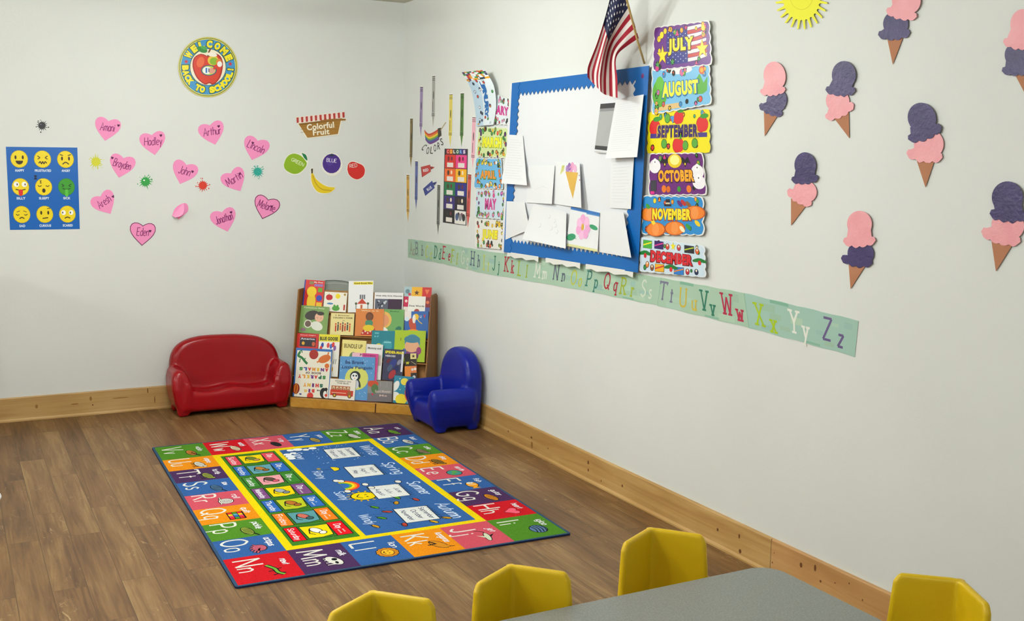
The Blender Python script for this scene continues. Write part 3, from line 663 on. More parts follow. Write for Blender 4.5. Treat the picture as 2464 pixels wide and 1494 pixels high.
for name, ac, months, wx in SEA:
    rug.write(name, ac+0.01, 1.022, 0.062, 'C9D8EE', L=4, lw=0.12, w=0.21, skew=0.1)
    rug.poly([(ac-0.102, 0.822), (ac+0.098, 0.812), (ac+0.102, 0.972), (ac-0.092, 0.982)], BLK, 4)
    rug.poly([(ac-0.098, 0.826), (ac+0.094, 0.816), (ac+0.098, 0.968), (ac-0.088, 0.978)], 'DCDEDC', 5)
    for k in range(9): rug.line([(ac-0.085+k*0.022, 0.968), (ac-0.083+k*0.022, 0.992)], 0.004, BLK, 6)
    for k, mth in enumerate(months.split()): rug.write(mth, ac+0.003, 0.934-k*0.045, 0.024, '26325C', L=6, lw=0.14, w=0.017*len(mth)+0.004)
    rug.write(wx, ac-0.02 if wx != 'Snowy' else ac-0.03, 0.655, 0.048, 'C9D8EE', L=4, lw=0.11, w=0.13, skew=0.1)
for k in range(70): rug.ell(rr.uniform(0.34, 0.66), rr.uniform(0.74, 1.0), 0.003, 0.003, 'C8DAF0', 3)
for a_, b_, r_ in ((0.345, 0.66, .02), (0.345, 0.70, .026), (0.365, 0.74, .018), (0.35, 0.78, .022), (0.42, 0.625, .022), (0.46, 0.63, .026), (0.50, 0.625, .022), (0.405, 0.66, .018)): rug.ell(a_, b_, r_+.003, r_+.003, BLK, 3); rug.ell(a_, b_, r_, r_, 'E8ECF0', 4)
rug.ell(0.77, 0.76, 0.040, 0.040, BLK, 4, a0=0, a1=180); rug.ell(0.77, 0.762, 0.034, 0.034, 'E8C818', 5, a0=0, a1=180); rug.rect(0.768, 0.70, 0.772, 0.762, BLK, 5); rug.ell(0.74, 0.70, 0.016, 0.010, '9A8A40', 5)
for k, c in enumerate(('D83A28', 'E89020', 'E8D020', '5CA030', '2F68B2')): rug.ell(1.06, 0.72, 0.085-k*0.012, 0.085-k*0.012, c, 4+k, a0=0, a1=180)
for a_, b_ in ((0.97, 0.72), (0.985, 0.74), (1.15, 0.72), (1.14, 0.84), (1.10, 0.99), (1.08, 0.83)): rug.ell(a_, b_, 0.024, 0.018, BLK, 9); rug.ell(a_, b_, 0.020, 0.014, WHT, 10)
rug.ell(1.245, 0.765, 0.062, 0.062, BLK, 3); rug.ell(1.245, 0.765, 0.056, 0.056, YLW, 4)
for k in range(14): rug.line([(1.245+0.06*math.cos(k*.449), 0.765+0.06*math.sin(k*.449)), (1.245+0.078*math.cos(k*.449), 0.765+0.078*math.sin(k*.449))], 0.008, 'D8A818', 3)
rug.line([(1.215, 0.755), (1.245, 0.735), (1.275, 0.755)], 0.005, BLK, 5, sm=True); rug.ell(1.23, 0.78, 0.004, 0.007, BLK, 5); rug.ell(1.26, 0.78, 0.004, 0.007, BLK, 5)
for a_, b_, c, g in ((1.42, 0.76, '4F9420', 30), (1.40, 0.87, 'C8901E', -20), (1.39, 0.97, 'B84030', 10), (1.50, 0.79, 'B84030', 60), (1.57, 0.74, '4F9420', 40), (1.66, 0.68, 'C8901E', 20), (1.69, 0.80, 'B84030', -10), (1.705, 0.93, 'D0A020', 30), (1.33, 0.90, '4F9420', 10), (1.68, 1.0, 'C8901E', 50)):
    rug.ell(a_, b_, 0.026, 0.014, BLK, 3, g); rug.ell(a_, b_, 0.022, 0.010, c, 4, g); rug.line([(a_-0.035, b_-0.02), (a_+0.02, b_)], 0.003, BLK, 5)
    rug.line([(a_-0.06, b_-0.03), (a_-0.05, b_), (a_-0.055, b_+0.02)], 0.003, '20386A', 3, sm=True)
rug.build('alphabet_rug', label='colourful alphabet and seasons rug with yellow frame lying on the wood floor', cat='rug')

# ================================================================== left wall: hearts, poster, welcome sign, fruit
def pxart(W_, out=0.0, rough=0.55): return Art(wall_map(W_, out), yd=True, rough=rough)
def heart_outline(cx, cy, w, h, ang, n=26):
    out = []; a = math.radians(ang)
    for i in range(n):
        t = 2*PI*i/n
        x = spow(math.sin(t), 2.1); y = (13*math.cos(t)-4.2*math.cos(2*t)-1.3*math.cos(3*t)-0.5*math.cos(4*t))/13.6
        x *= w/2; y = -(y-(-0.12))*h/2
        out.append((cx + x*math.cos(a)-y*math.sin(a), cy + x*math.sin(a)+y*math.cos(a)))
    return out
HEARTS = [('Amani', 258, 309, 10, 0, 'top left one, right of the black splat', (285, 302)), ('Hadley', 368, 343, -9, 0, 'right of the top left heart', (387, 326)),
 ('Arthur', 510, 319, -15, 0, 'straight below the round welcome sign', (526, 304)), ('Lincoln', 615, 356, 17, 0, 'top right one, left of the green lime', (608, 344)),
 ('Brayden', 293, 398, 13, 0, 'right of the yellow splat', (270, 380)), ('John', 443, 414, 19, 0, 'centre of the cluster, left of the red splat', (463, 413)),
 ('Martin', 564, 433, -28, 0, 'just left of the teal splat', (577, 418)), ('Aresh', 251, 488, -30, 0, 'bottom left one, right of the blue poster', (272, 473)),
 ('Eden', 343, 561, 3, 1, 'lowest one, with a dark drawn outline', (361, 556)), ('Jonathan', 539, 528, -16, 0, 'right of the folded heart', (556, 511)), ('Melanie', 640, 498, 17, 1, 'bottom right one, with a dark outline', (653, 497))]
for nm, x, y, an, outl, where, hp in HEARTS:
    a = pxart(WL, 0.0006, 0.6)
    a.slab(heart_outline(x, y, 63 if an > -20 else 60, 56, an), 0.001, 'F594C6', 'E884B8')
    if outl: a.line(heart_outline(x, y, 61, 54, an), 1.6, '6A1A48', closed=True)
    t = {'Amani': 6, 'Hadley': -3, 'Arthur': -9, 'Lincoln': 24, 'Brayden': 15, 'John': 17, 'Martin': -33, 'Aresh': -35, 'Eden': 2, 'Jonathan': -18, 'Melanie': 18}[nm]
    cA, sA = math.cos(math.radians(t)), math.sin(math.radians(t))
    a.write(nm, x-sA*6, y+6*cA, 19, '8A2068', w=(42 if len(nm) > 5 else 34 if len(nm) > 4 else 28), lw=0.085, ang=t, L=3, skew=0.08)
    a.L = 2; a.poly(heart_outline(hp[0], hp[1], 6.5, 6.5, t), '5A1048')
    a.build('paper_heart', label='pink paper name heart, ' + where, cat='heart', group='pink name hearts on the left wall')
# the heart that has folded over, hanging off the wall
def fold(x, y, z):
    p = WL(x, y); return p + V((0, -1, 0))*(0.0006+z)
a = Art(fold, yd=True, rough=0.6)
a.slab(smooth_pts([(414, 519), (420, 503), (430, 494), (441, 489), (449, 490), (453, 498), (452, 508), (444, 516), (433, 523), (424, 524)], 3), 0.001, 'F594C6', 'E884B8')
b0 = len(a.v)
# folded flap: rises off the wall along the diagonal crease
def flap(s, t):
    cx, cy = 414+(441-414)*t, 519+(489-519)*t
    q = WL(cx+s*11, cy+s*9); return q + V((0, -1, 0))*(0.003+0.045*math.sin(min(1, s*1.0)*1.5)*(1-0.4*t))
for i in range(6):
    for j in range(6):
        s0, s1, t0, t1 = i/6, (i+1)/6, j/6, (j+1)/6
        k = lambda t, s: s*(0.9*math.sin(PI*min(1, 0.12+t*0.9))+0.1)
        a.raw([flap(k(t0, s0), t0), flap(k(t0, s1), t0), flap(k(t1, s1), t1), flap(k(t1, s0), t1)], [(0, 1, 2, 3)], 'F8A0CC')
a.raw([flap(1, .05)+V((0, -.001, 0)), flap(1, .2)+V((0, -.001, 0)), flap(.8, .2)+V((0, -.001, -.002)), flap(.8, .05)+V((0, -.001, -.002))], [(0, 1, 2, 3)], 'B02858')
a.build('paper_heart', label='pink paper heart curled over on itself, hanging loose from the wall', cat='heart')
rs = random.Random(11)
for c, x, y, r, w in (('1A1A1C', 101, 302, 9, 'black paint splat sticker above the blue faces poster'), ('D2D22A', 231, 389, 11, 'yellow paint splat sticker beside the blue faces poster'), ('2FA048', 350, 437, 11, 'green paint splat sticker among the pink hearts'),
                      ('D83A2A', 488, 446, 10, 'red paint splat sticker among the pink hearts'), ('2AA898', 620, 413, 10, 'teal paint splat sticker left of the green lime')):
    a = pxart(WL, 0.0006, 0.4); pts = []; n = 15
    for i in range(n*3):
        an = 2*PI*i/(n*3); k = 1.0
        if i % 3 == 0: k = rs.uniform(1.15, 1.9)
        elif i % 3 == 1: k = 0.95
        else: k = 0.9
        pts.append((x+r*k*math.cos(an), y+r*k*math.sin(an)))
    a.slab(pts, 0.0006, c)
    for i in range(7):
        an = rs.uniform(0, 2*PI); d = r*rs.uniform(1.35, 1.8); a.ell(x+d*math.cos(an), y+d*math.sin(an), rs.uniform(.8, 1.8), rs.uniform(.8, 1.8), c, 0, n=8)
    a.ell(x-r*.3, y-r*.3, r*.2, r*.15, '6A6A70' if c == '1A1A1C' else 'FFFFFF' if c == '2FA048' else c, 1, n=8)
    a.build('paint_splat', label=w, cat='sticker', group='paint splat stickers on the left wall')
# poster of faces
Pq = [WL(14, 353), WL(186, 355), WL(192, 551), WL(24, 553)]
po = Art(quad_map(Pq, (0, -1, 0), 0.0008), asp=0.87, rough=0.35)
po.slab([(0, 0), (1, 0), (1, 1), (0, 1)], 0.0008, '0B62B8', 'D8E4F0')
names = ['HAPPY', 'FRUSTRATED', 'ANGRY', 'SILLY', 'SLEEPY', 'SICK', 'SAD', 'CURIOUS', 'SCARED']
for k in range(9):
    i, j = k % 3, k//3; x = 0.175+0.325*i; y = 0.855-0.335*j; D = '3A2408'; sick = k == 5
    po.ell(x, y, 0.106, c='B8960C' if not sick else '1E7A28', L=1); po.ell(x, y, 0.101, c='F2D818' if not sick else '3C9A2A', L=2)
    def eye(sx, w=0.014, h=0.024, c=D, dy=0.02): po.ell(x+sx*0.05, y+dy, w, h, c, 4)
    Ln = lambda pts, w=0.012, c=D: po.line([(x+p/0.87*1.0, y+q) for p, q in pts], w, c, 4, sm=len(pts) > 2)
    if k == 0: eye(-1); eye(1); po.ell(x, y-0.02, 0.052, 0.045, D, 4, a0=180, a1=360)
    elif k == 1:
        for s in (-1, 1): Ln([(s*.062, .04), (s*.03, .018)], .01); Ln([(s*.03, .018), (s*.06, .0)], .01)
        Ln([(-.05, -.05), (-.03, -.03), (-.015, -.055), (0, -.03), (.015, -.055), (.03, -.03), (.05, -.05)], .012)
    elif k == 2: eye(-1, dy=.01); eye(1, dy=.01); Ln([(-.04, -.06), (0, -.035), (.04, -.06)]); Ln([(-.07, .06), (-.03, .045)], .01); Ln([(.07, .06), (.03, .045)], .01)
    elif k == 3:
        for s in (-1, 1): po.ell(x+s*.055, y+.03, .038, .032, 'F8F8F4', 3); po.ell(x+s*.055+.01, y+.03, .008, .014, D, 4)
        Ln([(-.06, -.03), (0, -.04), (.06, -.03)]); po.ell(x, y-.07, .03, .04, 'E02828', 5); po.rect(x-.03, y-.065, x+.03, y-.035, 'E02828', 5)
    elif k == 4:
        for s in (-1, 1): Ln([(s*.025, .015), (s*.05, .005), (s*.07, .018)], .009)
        po.ell(x, y-.045, .024, .026, D, 4); po.text('z', x-.04, y+.06, .03, .035, '4A3A10', 4, .03); po.text('z', x-.11, y+.115, .05, .05, '101430', 4, .05)
    elif k == 5:
        for s in (-1, 1): Ln([(s*.06, .035), (s*.03, .015)], .01, '14401A'); Ln([(s*.03, .015), (s*.055, .0)], .01, '14401A')
        Ln([(-.05, -.02), (0, -.03), (.05, -.02)], .01, '14401A'); po.rect(x-.022, y-.10, x+.022, y-.03, '58C040', 5); po.ell(x, y-.10, .022, .02, '58C040', 5)
    elif k == 6:
        for s in (-1, 1): Ln([(s*.03, .0), (s*.05, -.008), (s*.07, .005)], .009); Ln([(s*.02, .045), (s*.06, .03)], .007)
        Ln([(-.03, -.05), (0, -.035), (.03, -.05)])
    elif k == 7: eye(-1); eye(1); Ln([(-.03, -.05), (.04, -.04)]); Ln([(.03, .07), (.07, .075)], .008)
    else:
        for s in (-1, 1): po.ell(x+s*.055, y+.02, .034, .03, 'F8F8F4', 3); po.ell(x+s*.055-.012, y+.02, .008, .014, D, 4)
        Ln([(-.035, -.05), (0, -.035), (.035, -.05)])
    po.text(names[k], x, y-0.138, 0.021*len(names[k])+.02, 0.030, 'E8F0F8', 3, 0.035)
po.build('faces_poster', label='blue poster of nine round cartoon faces on the left wall', cat='poster')
# welcome sign: a cut-out disc
cx, cy, R = 500, 161.5, 71.5
a = pxart(WL, 0.004, 0.35); circ = lambda r, n=48: [(cx+r*math.cos(2*PI*i/n), cy+r*1.015*math.sin(2*PI*i/n)) for i in range(n)]
a.slab(circ(R), 0.0012, 'D8CC60', '9A8A50')
a.poly(circ(69), '3A6A50', 1); a.poly(circ(67.5), 'E8D848', 2); a.poly(circ(65.5), '3E94CC', 3); a.poly(circ(44), '3A6A50', 4); a.poly(circ(42.5), 'F4EAD0', 5)
def arc_text(t, a0, a1, r, h, w, up=True):
    n = len(t)
    for i, ch in enumerate(t):
        if ch == ' ': continue
        an = math.radians(a0+(a1-a0)*i/(n-1)); x, y = cx+r*math.cos(an), cy+r*1.015*math.sin(an)
        rot = math.degrees(an)+90 if up else math.degrees(an)-90
        ww = w*(0.35 if ch in 'I!' else 1.15 if ch in 'MW' else 1)
        a.text(ch, x, y, ww+4, h+4, '2A5A50', 6, 0.09, rot); a.text(ch, x, y, ww, h, 'F4E414', 7, 0.08, rot)
arc_text('WELCOME', -148, -24, 54.5, 18, 14)
arc_text('BACK TO SCHOOL!', 178, 6, 54.5, 16, 13, False)
for an in (-166, -8): x, y = cx+54*math.cos(math.radians(an)), cy+54*math.sin(math.radians(an)); a.poly([(q[0], 2*y-q[1]) for q in star_pts(x, y, 6)], 'D02838', 6)
a.poly(smooth_pts([(cx-1, cy-26), (cx-17, cy-32), (cx-34, cy-22), (cx-37, cy), (cx-27, cy+26), (cx-8, cy+42), (cx+3, cy+39), (cx+14, cy+42), (cx+30, cy+24), (cx+36, cy-6), (cx+30, cy-26), (cx+15, cy-33), (cx-1, cy-26)], 3)[:-1], 'A82014', 8)
a.poly(smooth_pts([(cx-1, cy-24), (cx-17, cy-30), (cx-32, cy-20), (cx-34, cy), (cx-25, cy+24), (cx-8, cy+39), (cx+3, cy+36), (cx+14, cy+39), (cx+27, cy+22), (cx+33, cy-6), (cx+27, cy-24), (cx+15, cy-30), (cx-1, cy-24)], 3)[:-1], 'D83A1E', 9)
a.ell(cx-18, cy-12, 9, 13, 'E8683A', 10, 20); a.ell(cx-14, cy-42, 13, 7, '2E8A3A', 11, 20); a.ell(cx-10, cy-46, 8, 4, '4CA848', 12, 20)
a.line([(cx, cy-26), (cx+2, cy-36), (cx+6, cy-44)], 4, '7A4A20', 11)
a.ell(cx+12, cy-16, 13, 12, 'E8C838', 12); a.ell(cx+14, cy-14, 10, 9, '8AB82A', 13); a.ell(cx+26, cy-12, 7, 8, 'E08838', 13); a.ell(cx+28, cy-7, 6, 7, 'F4F0EA', 14)
a.ell(cx+10, cy-30, 12, 5, 'F4EEE0', 13, 10); a.ell(cx+2, cy+8, 19, 13, '2A5080', 12); a.ell(cx+2, cy+8, 16.5, 11, 'C8D838', 13); a.ell(cx-2, cy+8, 11, 9, 'F0F4F8', 14); a.ell(cx+9, cy+9, 8, 7, 'E0A088', 15)
a.rect(cx-6, cy+2, cx-2, cy+14, '3878C0', 16); a.rect(cx+1, cy+3, cx+3, cy+12, '1A2A60', 16); a.ell(cx+15, cy+3, 3, 3, 'D83A1E', 16)
a.build('welcome_sign', label='round WELCOME BACK TO SCHOOL sign with a red apple, high on the left wall', cat='sign')
# fruit cut-outs
F = lambda x, y: (660+x/5.535, 230+y/5.535)
a = pxart(WL, 0.002, 0.4)
a.slab([F(*q) for q in [(278, 290), (925, 215), (942, 255), (900, 300), (955, 305), (955, 335), (898, 345), (855, 525), (440, 570), (405, 540), (310, 375)]], 0.001, 'F2EEDC')
a.poly([F(*q) for q in [(318, 372), (885, 325), (845, 512), (440, 562)]], 'A87A30', 1)
a.poly([F(*q) for q in [(330, 372), (900, 300), (895, 330), (340, 395)]], '8A5E22', 2); a.poly([F(*q) for q in [(600, 305), (950, 308), (948, 332), (620, 345)]], '9A6A2A', 3)
for k in range(21):
    x = 292+k*30.5; y = 293-k*3.5; a.poly([F(x, y), F(x+30.5, y-3.5), F(x+32.5, y+68), F(x+6, y+72)], 'B83A34' if k % 2 == 0 else 'F4DCD4', 4)
for yy in (410, 450, 490): a.line([F(350, yy), F(860, yy-45)], 0.8, '906424', 2)
x, y = F(612, 405); a.text('Colorful', x, y, 66, 15, 'F6F0DC', 5, 0.03, -6); x, y = F(622, 485); a.text('Fruit', x, y, 40, 14, 'F6F0DC', 5, 0.03, -5)
a.build('fruit_basket_sign', label='brown basket cut-out lettered Colorful Fruit with a striped cloth', cat='sign')
def cut(name, white, c, art, label):
    a = pxart(WL, 0.0015, 0.4); a.slab(smooth_pts([F(*q) for q in white]+[F(*white[0])], 3)[:-1], 0.001, 'F0EEE4'); art(a); a.build(name, label=label, cat='cut-out', group='colourful fruit cut-outs')
def lime(a):
    a.poly(smooth_pts([F(*q) for q in [(125, 925), (150, 845), (200, 790), (270, 772), (350, 800), (400, 850), (432, 905), (400, 970), (330, 1030), (250, 1042), (170, 1005), (135, 965), (125, 925)]], 3)[:-1], '8CB41E', 1)
    a.poly(smooth_pts([F(*q) for q in [(362, 762), (420, 790), (440, 865), (395, 830), (362, 762)]], 3)[:-1], '1E7A4A', 2)
    a.write('GREEN', *F(300, 905), 8, 'E8F0D0', w=32, ang=26, L=2, lw=0.14)
cut('lime_cut_out', [(118, 930), (145, 835), (200, 778), (280, 762), (340, 780), (362, 752), (425, 780), (452, 870), (445, 920), (400, 985), (335, 1042), (250, 1055), (160, 1015)], None, lime, 'green lime paper cut-out marked GREEN')
def plum(a):
    a.ell(*F(762, 905), 22, 23.5, '4A2E8A', 1); a.ell(*F(740, 880), 9, 10, '553A98', 2); a.poly([F(*q) for q in [(745, 790), (765, 768), (785, 792), (815, 795), (765, 808), (720, 800)]], '2A3A4A', 2)
    a.write('BLUE', *F(760, 885), 8.5, 'E0DCF0', w=24, ang=6, L=3, lw=0.15)
cut('plum_cut_out', [(630, 910), (650, 825), (710, 780), (765, 762), (840, 785), (890, 860), (905, 930), (880, 1010), (820, 1060), (760, 1070), (690, 1045), (640, 985)], None, plum, 'purple plum paper cut-out marked BLUE')
def apple(a):
    a.poly(smooth_pts([F(*q) for q in [(972, 985), (985, 910), (1040, 880), (1110, 900), (1175, 930), (1205, 990), (1185, 1070), (1110, 1115), (1040, 1095), (990, 1045), (972, 985)]], 3)[:-1], 'D8302A', 1)
    a.write('RED', *F(1055, 955), 8.5, 'F4DCD4', w=18, ang=-8, L=2, lw=0.15)
cut('apple_cut_out', [(962, 990), (975, 905), (1040, 868), (1115, 888), (1185, 922), (1215, 990), (1195, 1078), (1110, 1127), (1035, 1105), (980, 1050)], None, apple, 'red apple paper cut-out marked RED')
def banana(a):
    a.poly(smooth_pts([F(*q) for q in [(492, 1030), (515, 1035), (555, 1110), (640, 1180), (720, 1215), (800, 1222), (798, 1245), (740, 1290), (650, 1300), (570, 1275), (515, 1200), (490, 1110), (492, 1030)]], 3)[:-1], 'ECCE22', 1)
    a.line([F(510, 1060), F(560, 1180), F(640, 1250), F(760, 1262)], 2.2, 'C8A01C', 2, sm=True); a.poly([F(*q) for q in [(488, 975), (514, 970), (512, 1030), (492, 1040)]], '4A3A18', 2)
cut('banana_cut_out', [(484, 968), (518, 964), (522, 1030), (560, 1105), (645, 1172), (722, 1206), (806, 1216), (804, 1250), (742, 1300), (650, 1310), (565, 1284), (508, 1205), (483, 1112)], None, banana, 'yellow banana paper cut-out below the lime')
# ================================================================== right wall
NX = (-1, 0, 0)
def wq(pts, out=0.0): return [WR(x, y, out) for x, y in pts]
def asp_of(P): return ((P[1]-P[0]).length+(P[2]-P[3]).length)/((P[3]-P[0]).length+(P[2]-P[1]).length)
def sheet(pts, out=0.002, rough=0.5):
    P = wq(pts, out); return Art(quad_map(P, NX), asp=asp_of(P), rough=rough)
# crayons
CR = [('9A86B4', 1015, 207.5, 1012.8, 330, 'lilac'), ('A8A8A4', 1044.3, 181.4, 1042.4, 306, 'silver grey'), ('E0CE5A', 1085.8, 225.5, 1083.6, 353, 'pale yellow'), ('4F7A34', 1113, 223, 1111, 353.5, 'dark green'),
      ('857038', 990.8, 284, 989, 402.5, 'brown'), ('5A66A8', 1003, 386.8, 1001.5, 504.4, 'blue'), ('D8A640', 982, 419.5, 982, 533.6, 'orange yellow'), ('6A6C68', 1056.5, 443.4, 1054.3, 565, 'charcoal grey'),
      ('D0504A', 1130.7, 418, 1126, 548, 'red'), ('E8AEBE', 1141.4, 280.5, 1137.7, 406, 'light pink')]
for c, x0, y0, x1, y1, nm in CR:
    p0, p1 = WR(x0, y0), WR(x1, y1); L_ = (p0-p1).length; w = 0.046
    dz = (p0-p1).normalized(); ex = V((0, -1, 0)); ex = (ex-dz*ex.dot(dz)).normalized()
    a = Art(lambda u, v, z, p1=p1, ex=ex, dz=dz: p1+ex*u+dz*v+V((-0.0008-z, 0, 0)), rough=0.4); h = w/2
    out = [(0, 0), (h*.75, L_*.20), (h, L_*.21), (h, L_-0.004), (-h, L_-0.004), (-h, L_*.21), (-h*.75, L_*.20)]
    a.slab([(0, -0.006), (h+.003, L_*.19), (h+.003, L_+.002), (-h-.003, L_+.002), (-h-.003, L_*.19)], 0.0008, 'EEEEE6')
    a.poly(out, c, 1); dk = tuple(int(int(c[i:i+2], 16)*0.5) for i in (0, 2, 4)); dk = '%02X%02X%02X' % dk
    for t in (0.22, 0.25, 0.90, 0.93): a.rect(-h, L_*t, h, L_*t+0.004, dk, 2)
    a.ell(0, L_*.62, 0.008, 0.026, dk, 2); a.rect(-h*.5, L_*.3, -h*.2, L_*.5, dk, 2); a.rect(h*.45, L_*.26, h, L_*.9, dk if c == '857038' else c, 3)
    a.rect(-h, L_*.97, h, L_-0.004, dk, 2)
    a.build('crayon_cut_out', label=nm+' paper crayon cut-out pointing down, left of the whiteboard', cat='cut-out', group='paper crayons on the right wall')
# COLORS title with a rainbow brush stroke
S = lambda x, y: (960+x/3.18, 150+y/3.18)
a = pxart(WR, 0.0008, 0.5)
st = [(195, 515), (225, 545), (262, 535), (300, 510)]
for k, c in enumerate(('C83A28', 'E07A28', 'E8CC30', '6AA038', '4A5AA0', '6A3A88')):
    up = [(x+(k*1.5), y+k*13) for x, y in st]; dn = [(x+1.5, y+15) for x, y in up]
    u2 = smooth_pts(up); d2 = smooth_pts(dn); a.poly([S(*q) for q in u2+d2[::-1]], c, 1)
a.poly([S(*q) for q in [(298, 505), (322, 500), (326, 560), (300, 580)]], '3A342C', 2)
a.line([S(318, 520), S(360, 458)], 1.6, 'B09A60', 2)
for ch, x, y, r in (('C', 193, 650, -40), ('O', 222, 675, -12), ('L', 252, 672, -5), ('O', 276, 655, 0), ('R', 305, 640, 2), ('S', 328, 608, 12)):
    q = S(x, y); a.text(ch, q[0], q[1], 6.2, 17, '222220', 3, 0.0, -r)
a.build('colors_title', label='rainbow brush stroke sticker lettered COLORS among the crayons', cat='sticker')
for c, dk, pts, tx, r, lab in (('C0342E', '8A2420', [(172, 800), (240, 782), (246, 835), (180, 878)], ('RED', 207, 825), -12, 'red paint tube cut-out'), ('2A3A90', '1C2868', [(188, 965), (255, 905), (275, 960), (205, 1020)], ('BLUE', 234, 965), -35, 'blue paint tube cut-out')):
    a = pxart(WR, 0.0008, 0.4); e = [S(*q) for q in pts]; a.slab(e, 0.0008, c, 'D8D8D0')
    ax, ay = (e[1][0]+e[2][0])/2, (e[1][1]+e[2][1])/2; ang = math.radians(r)
    dx, dy = math.cos(ang), math.sin(ang)
    a.poly([(ax-dy*-4, ay+dx*-4), (ax+dx*5-dy*-2, ay+dy*5+dx*-2), (ax+dx*5-dy*2, ay+dy*5+dx*2), (ax-dy*4, ay+dx*4)], dk, 0)
    a.poly([(ax+dx*5-dy*-2.5, ay+dy*5+dx*-2.5), (ax+dx*10, ay+dy*10), (ax+dx*5-dy*2.5, ay+dy*5+dx*2.5)], c, 0)
    q = S(tx[1], tx[2]); a.text(tx[0], q[0], q[1], 13, 7, 'E8E8F0', 2, 0.03, r); a.line([e[0], e[3]], 1.5, dk, 2)
    a.build('paint_tube_cut_out', label=lab+' among the paper crayons', cat='cut-out', group='paint tube cut-outs')
# chart of colours
a = sheet([(1070, 357.5), (1126, 358.5), (1122.5, 543), (1066, 535)], 0.001); a.slab([(0, 0), (1, 0), (1, 1), (0, 1)], 0.0008, '2A2A2C', 'D0D0D0')
for k, (ch, c) in enumerate(zip('COLORS', ('E8A0A0', 'F0D040', 'F2F0EA', 'E8E8E8', '80B0E0', 'F0F0F0'))):
    a.rect(0.09+k*0.14, 0.93, 0.22+k*0.14, 0.995, ('C02828', 'D86A20', '3A3A3A', '2A6A3A', '2A3A90', '5A2A80')[k], 1); a.text(ch, 0.155+k*0.14, 0.962, 0.09, 0.045, c, 2, 0.04)
for k, (c1, c2) in enumerate((('D83028', 'E8408A'), ('F06A28', 'F2B418'), ('1E7A48', '2A2A88'), ('3A2A78', '241C2C'), ('1A1A1C', 'E8E6E0'))):
    for i, c in ((0, c1), (1, c2)):
        x0, y1 = 0.03+i*0.475, 0.92-k*0.184; a.rect(x0, y1-0.176, x0+0.465, y1, c, 1)
        if (k, i) != (4, 1): a.rect(x0+.10, y1-0.165, x0+0.37, y1-0.105, 'E6E0D8', 2)
        a.ell(x0+.16, y1-.055, .035, c='2A2A2C' if k > 3 else '7A2020' if k == 0 else '4A3A20', L=2); a.ell(x0+.30, y1-.05, .028, c='F2E0C0' if k % 2 else '6A2A3A', L=2)
for i in range(3): a.ell(0.6+i*.14, 0.10, .05, c=('4A5A80', '8A8A90', '2A2A2C')[i], L=2)
a.build('colors_chart', label='tall chart of bright colour squares headed COLORS', cat='chart')

# alphabet strip
strip = empty('alphabet_strip', WR(1500, 650), label='long pale green paper alphabet strip running below the whiteboard', cat='wall border')
TOPS = [(982, 574.5), (1066, 585.7), (1162, 602.4), (1415, 641), (1591, 668), (1790, 704.5), (2066, 771.5)]
BOTS = [(982, 619.8), (1061.5, 633.7), (1159.7, 657), (1405, 699), (1582, 735), (1802, 788.5), (2057, 858)]
def strip_z(x, tab):
    for (x0, y0), (x1, y1) in zip(tab, tab[1:]):
        if x <= x1 or x1 == tab[-1][0]: return y0+(y1-y0)*(x-x0)/(x1-x0)
LET = [(990, 996), (1004, 1018), (1029, 1040), (1051, 1061), (1071, 1084), (1092, 1103), (1116, 1127), (1139, 1154), (1166, 1177), (1190, 1202), (1221, 1236), (1254, 1271), (1297, 1315), (1342, 1361), (1386, 1403), (1423, 1441), (1466, 1487), (1506, 1529), (1554, 1571), (1600, 1620), (1646, 1671), (1694, 1713), (1746, 1774), (1822, 1856), (1909, 1938), (1992, 2027)]
LC = ['9A9A88', '7A8280', 'C4CC60', '3E7E66', 'B02C40', 'A8B83A', 'C9D4C0', '5A6678', 'C4CC60', '3E7E66', 'B02C40', 'A2B432', 'D8DED0', '5E6474', 'BCC44A', '3E7E72', 'B02C40', 'A2B432', 'D0DAC8', '7A7890', 'CCB84A', '2F7A62', 'B42848', 'A6C418', 'E4E6DC', '6A5A88']
PAN = [(0, 1), (1, 2), (2, 3), (3, 4), (4, 5), (5, 6)]
rs2 = random.Random(3)
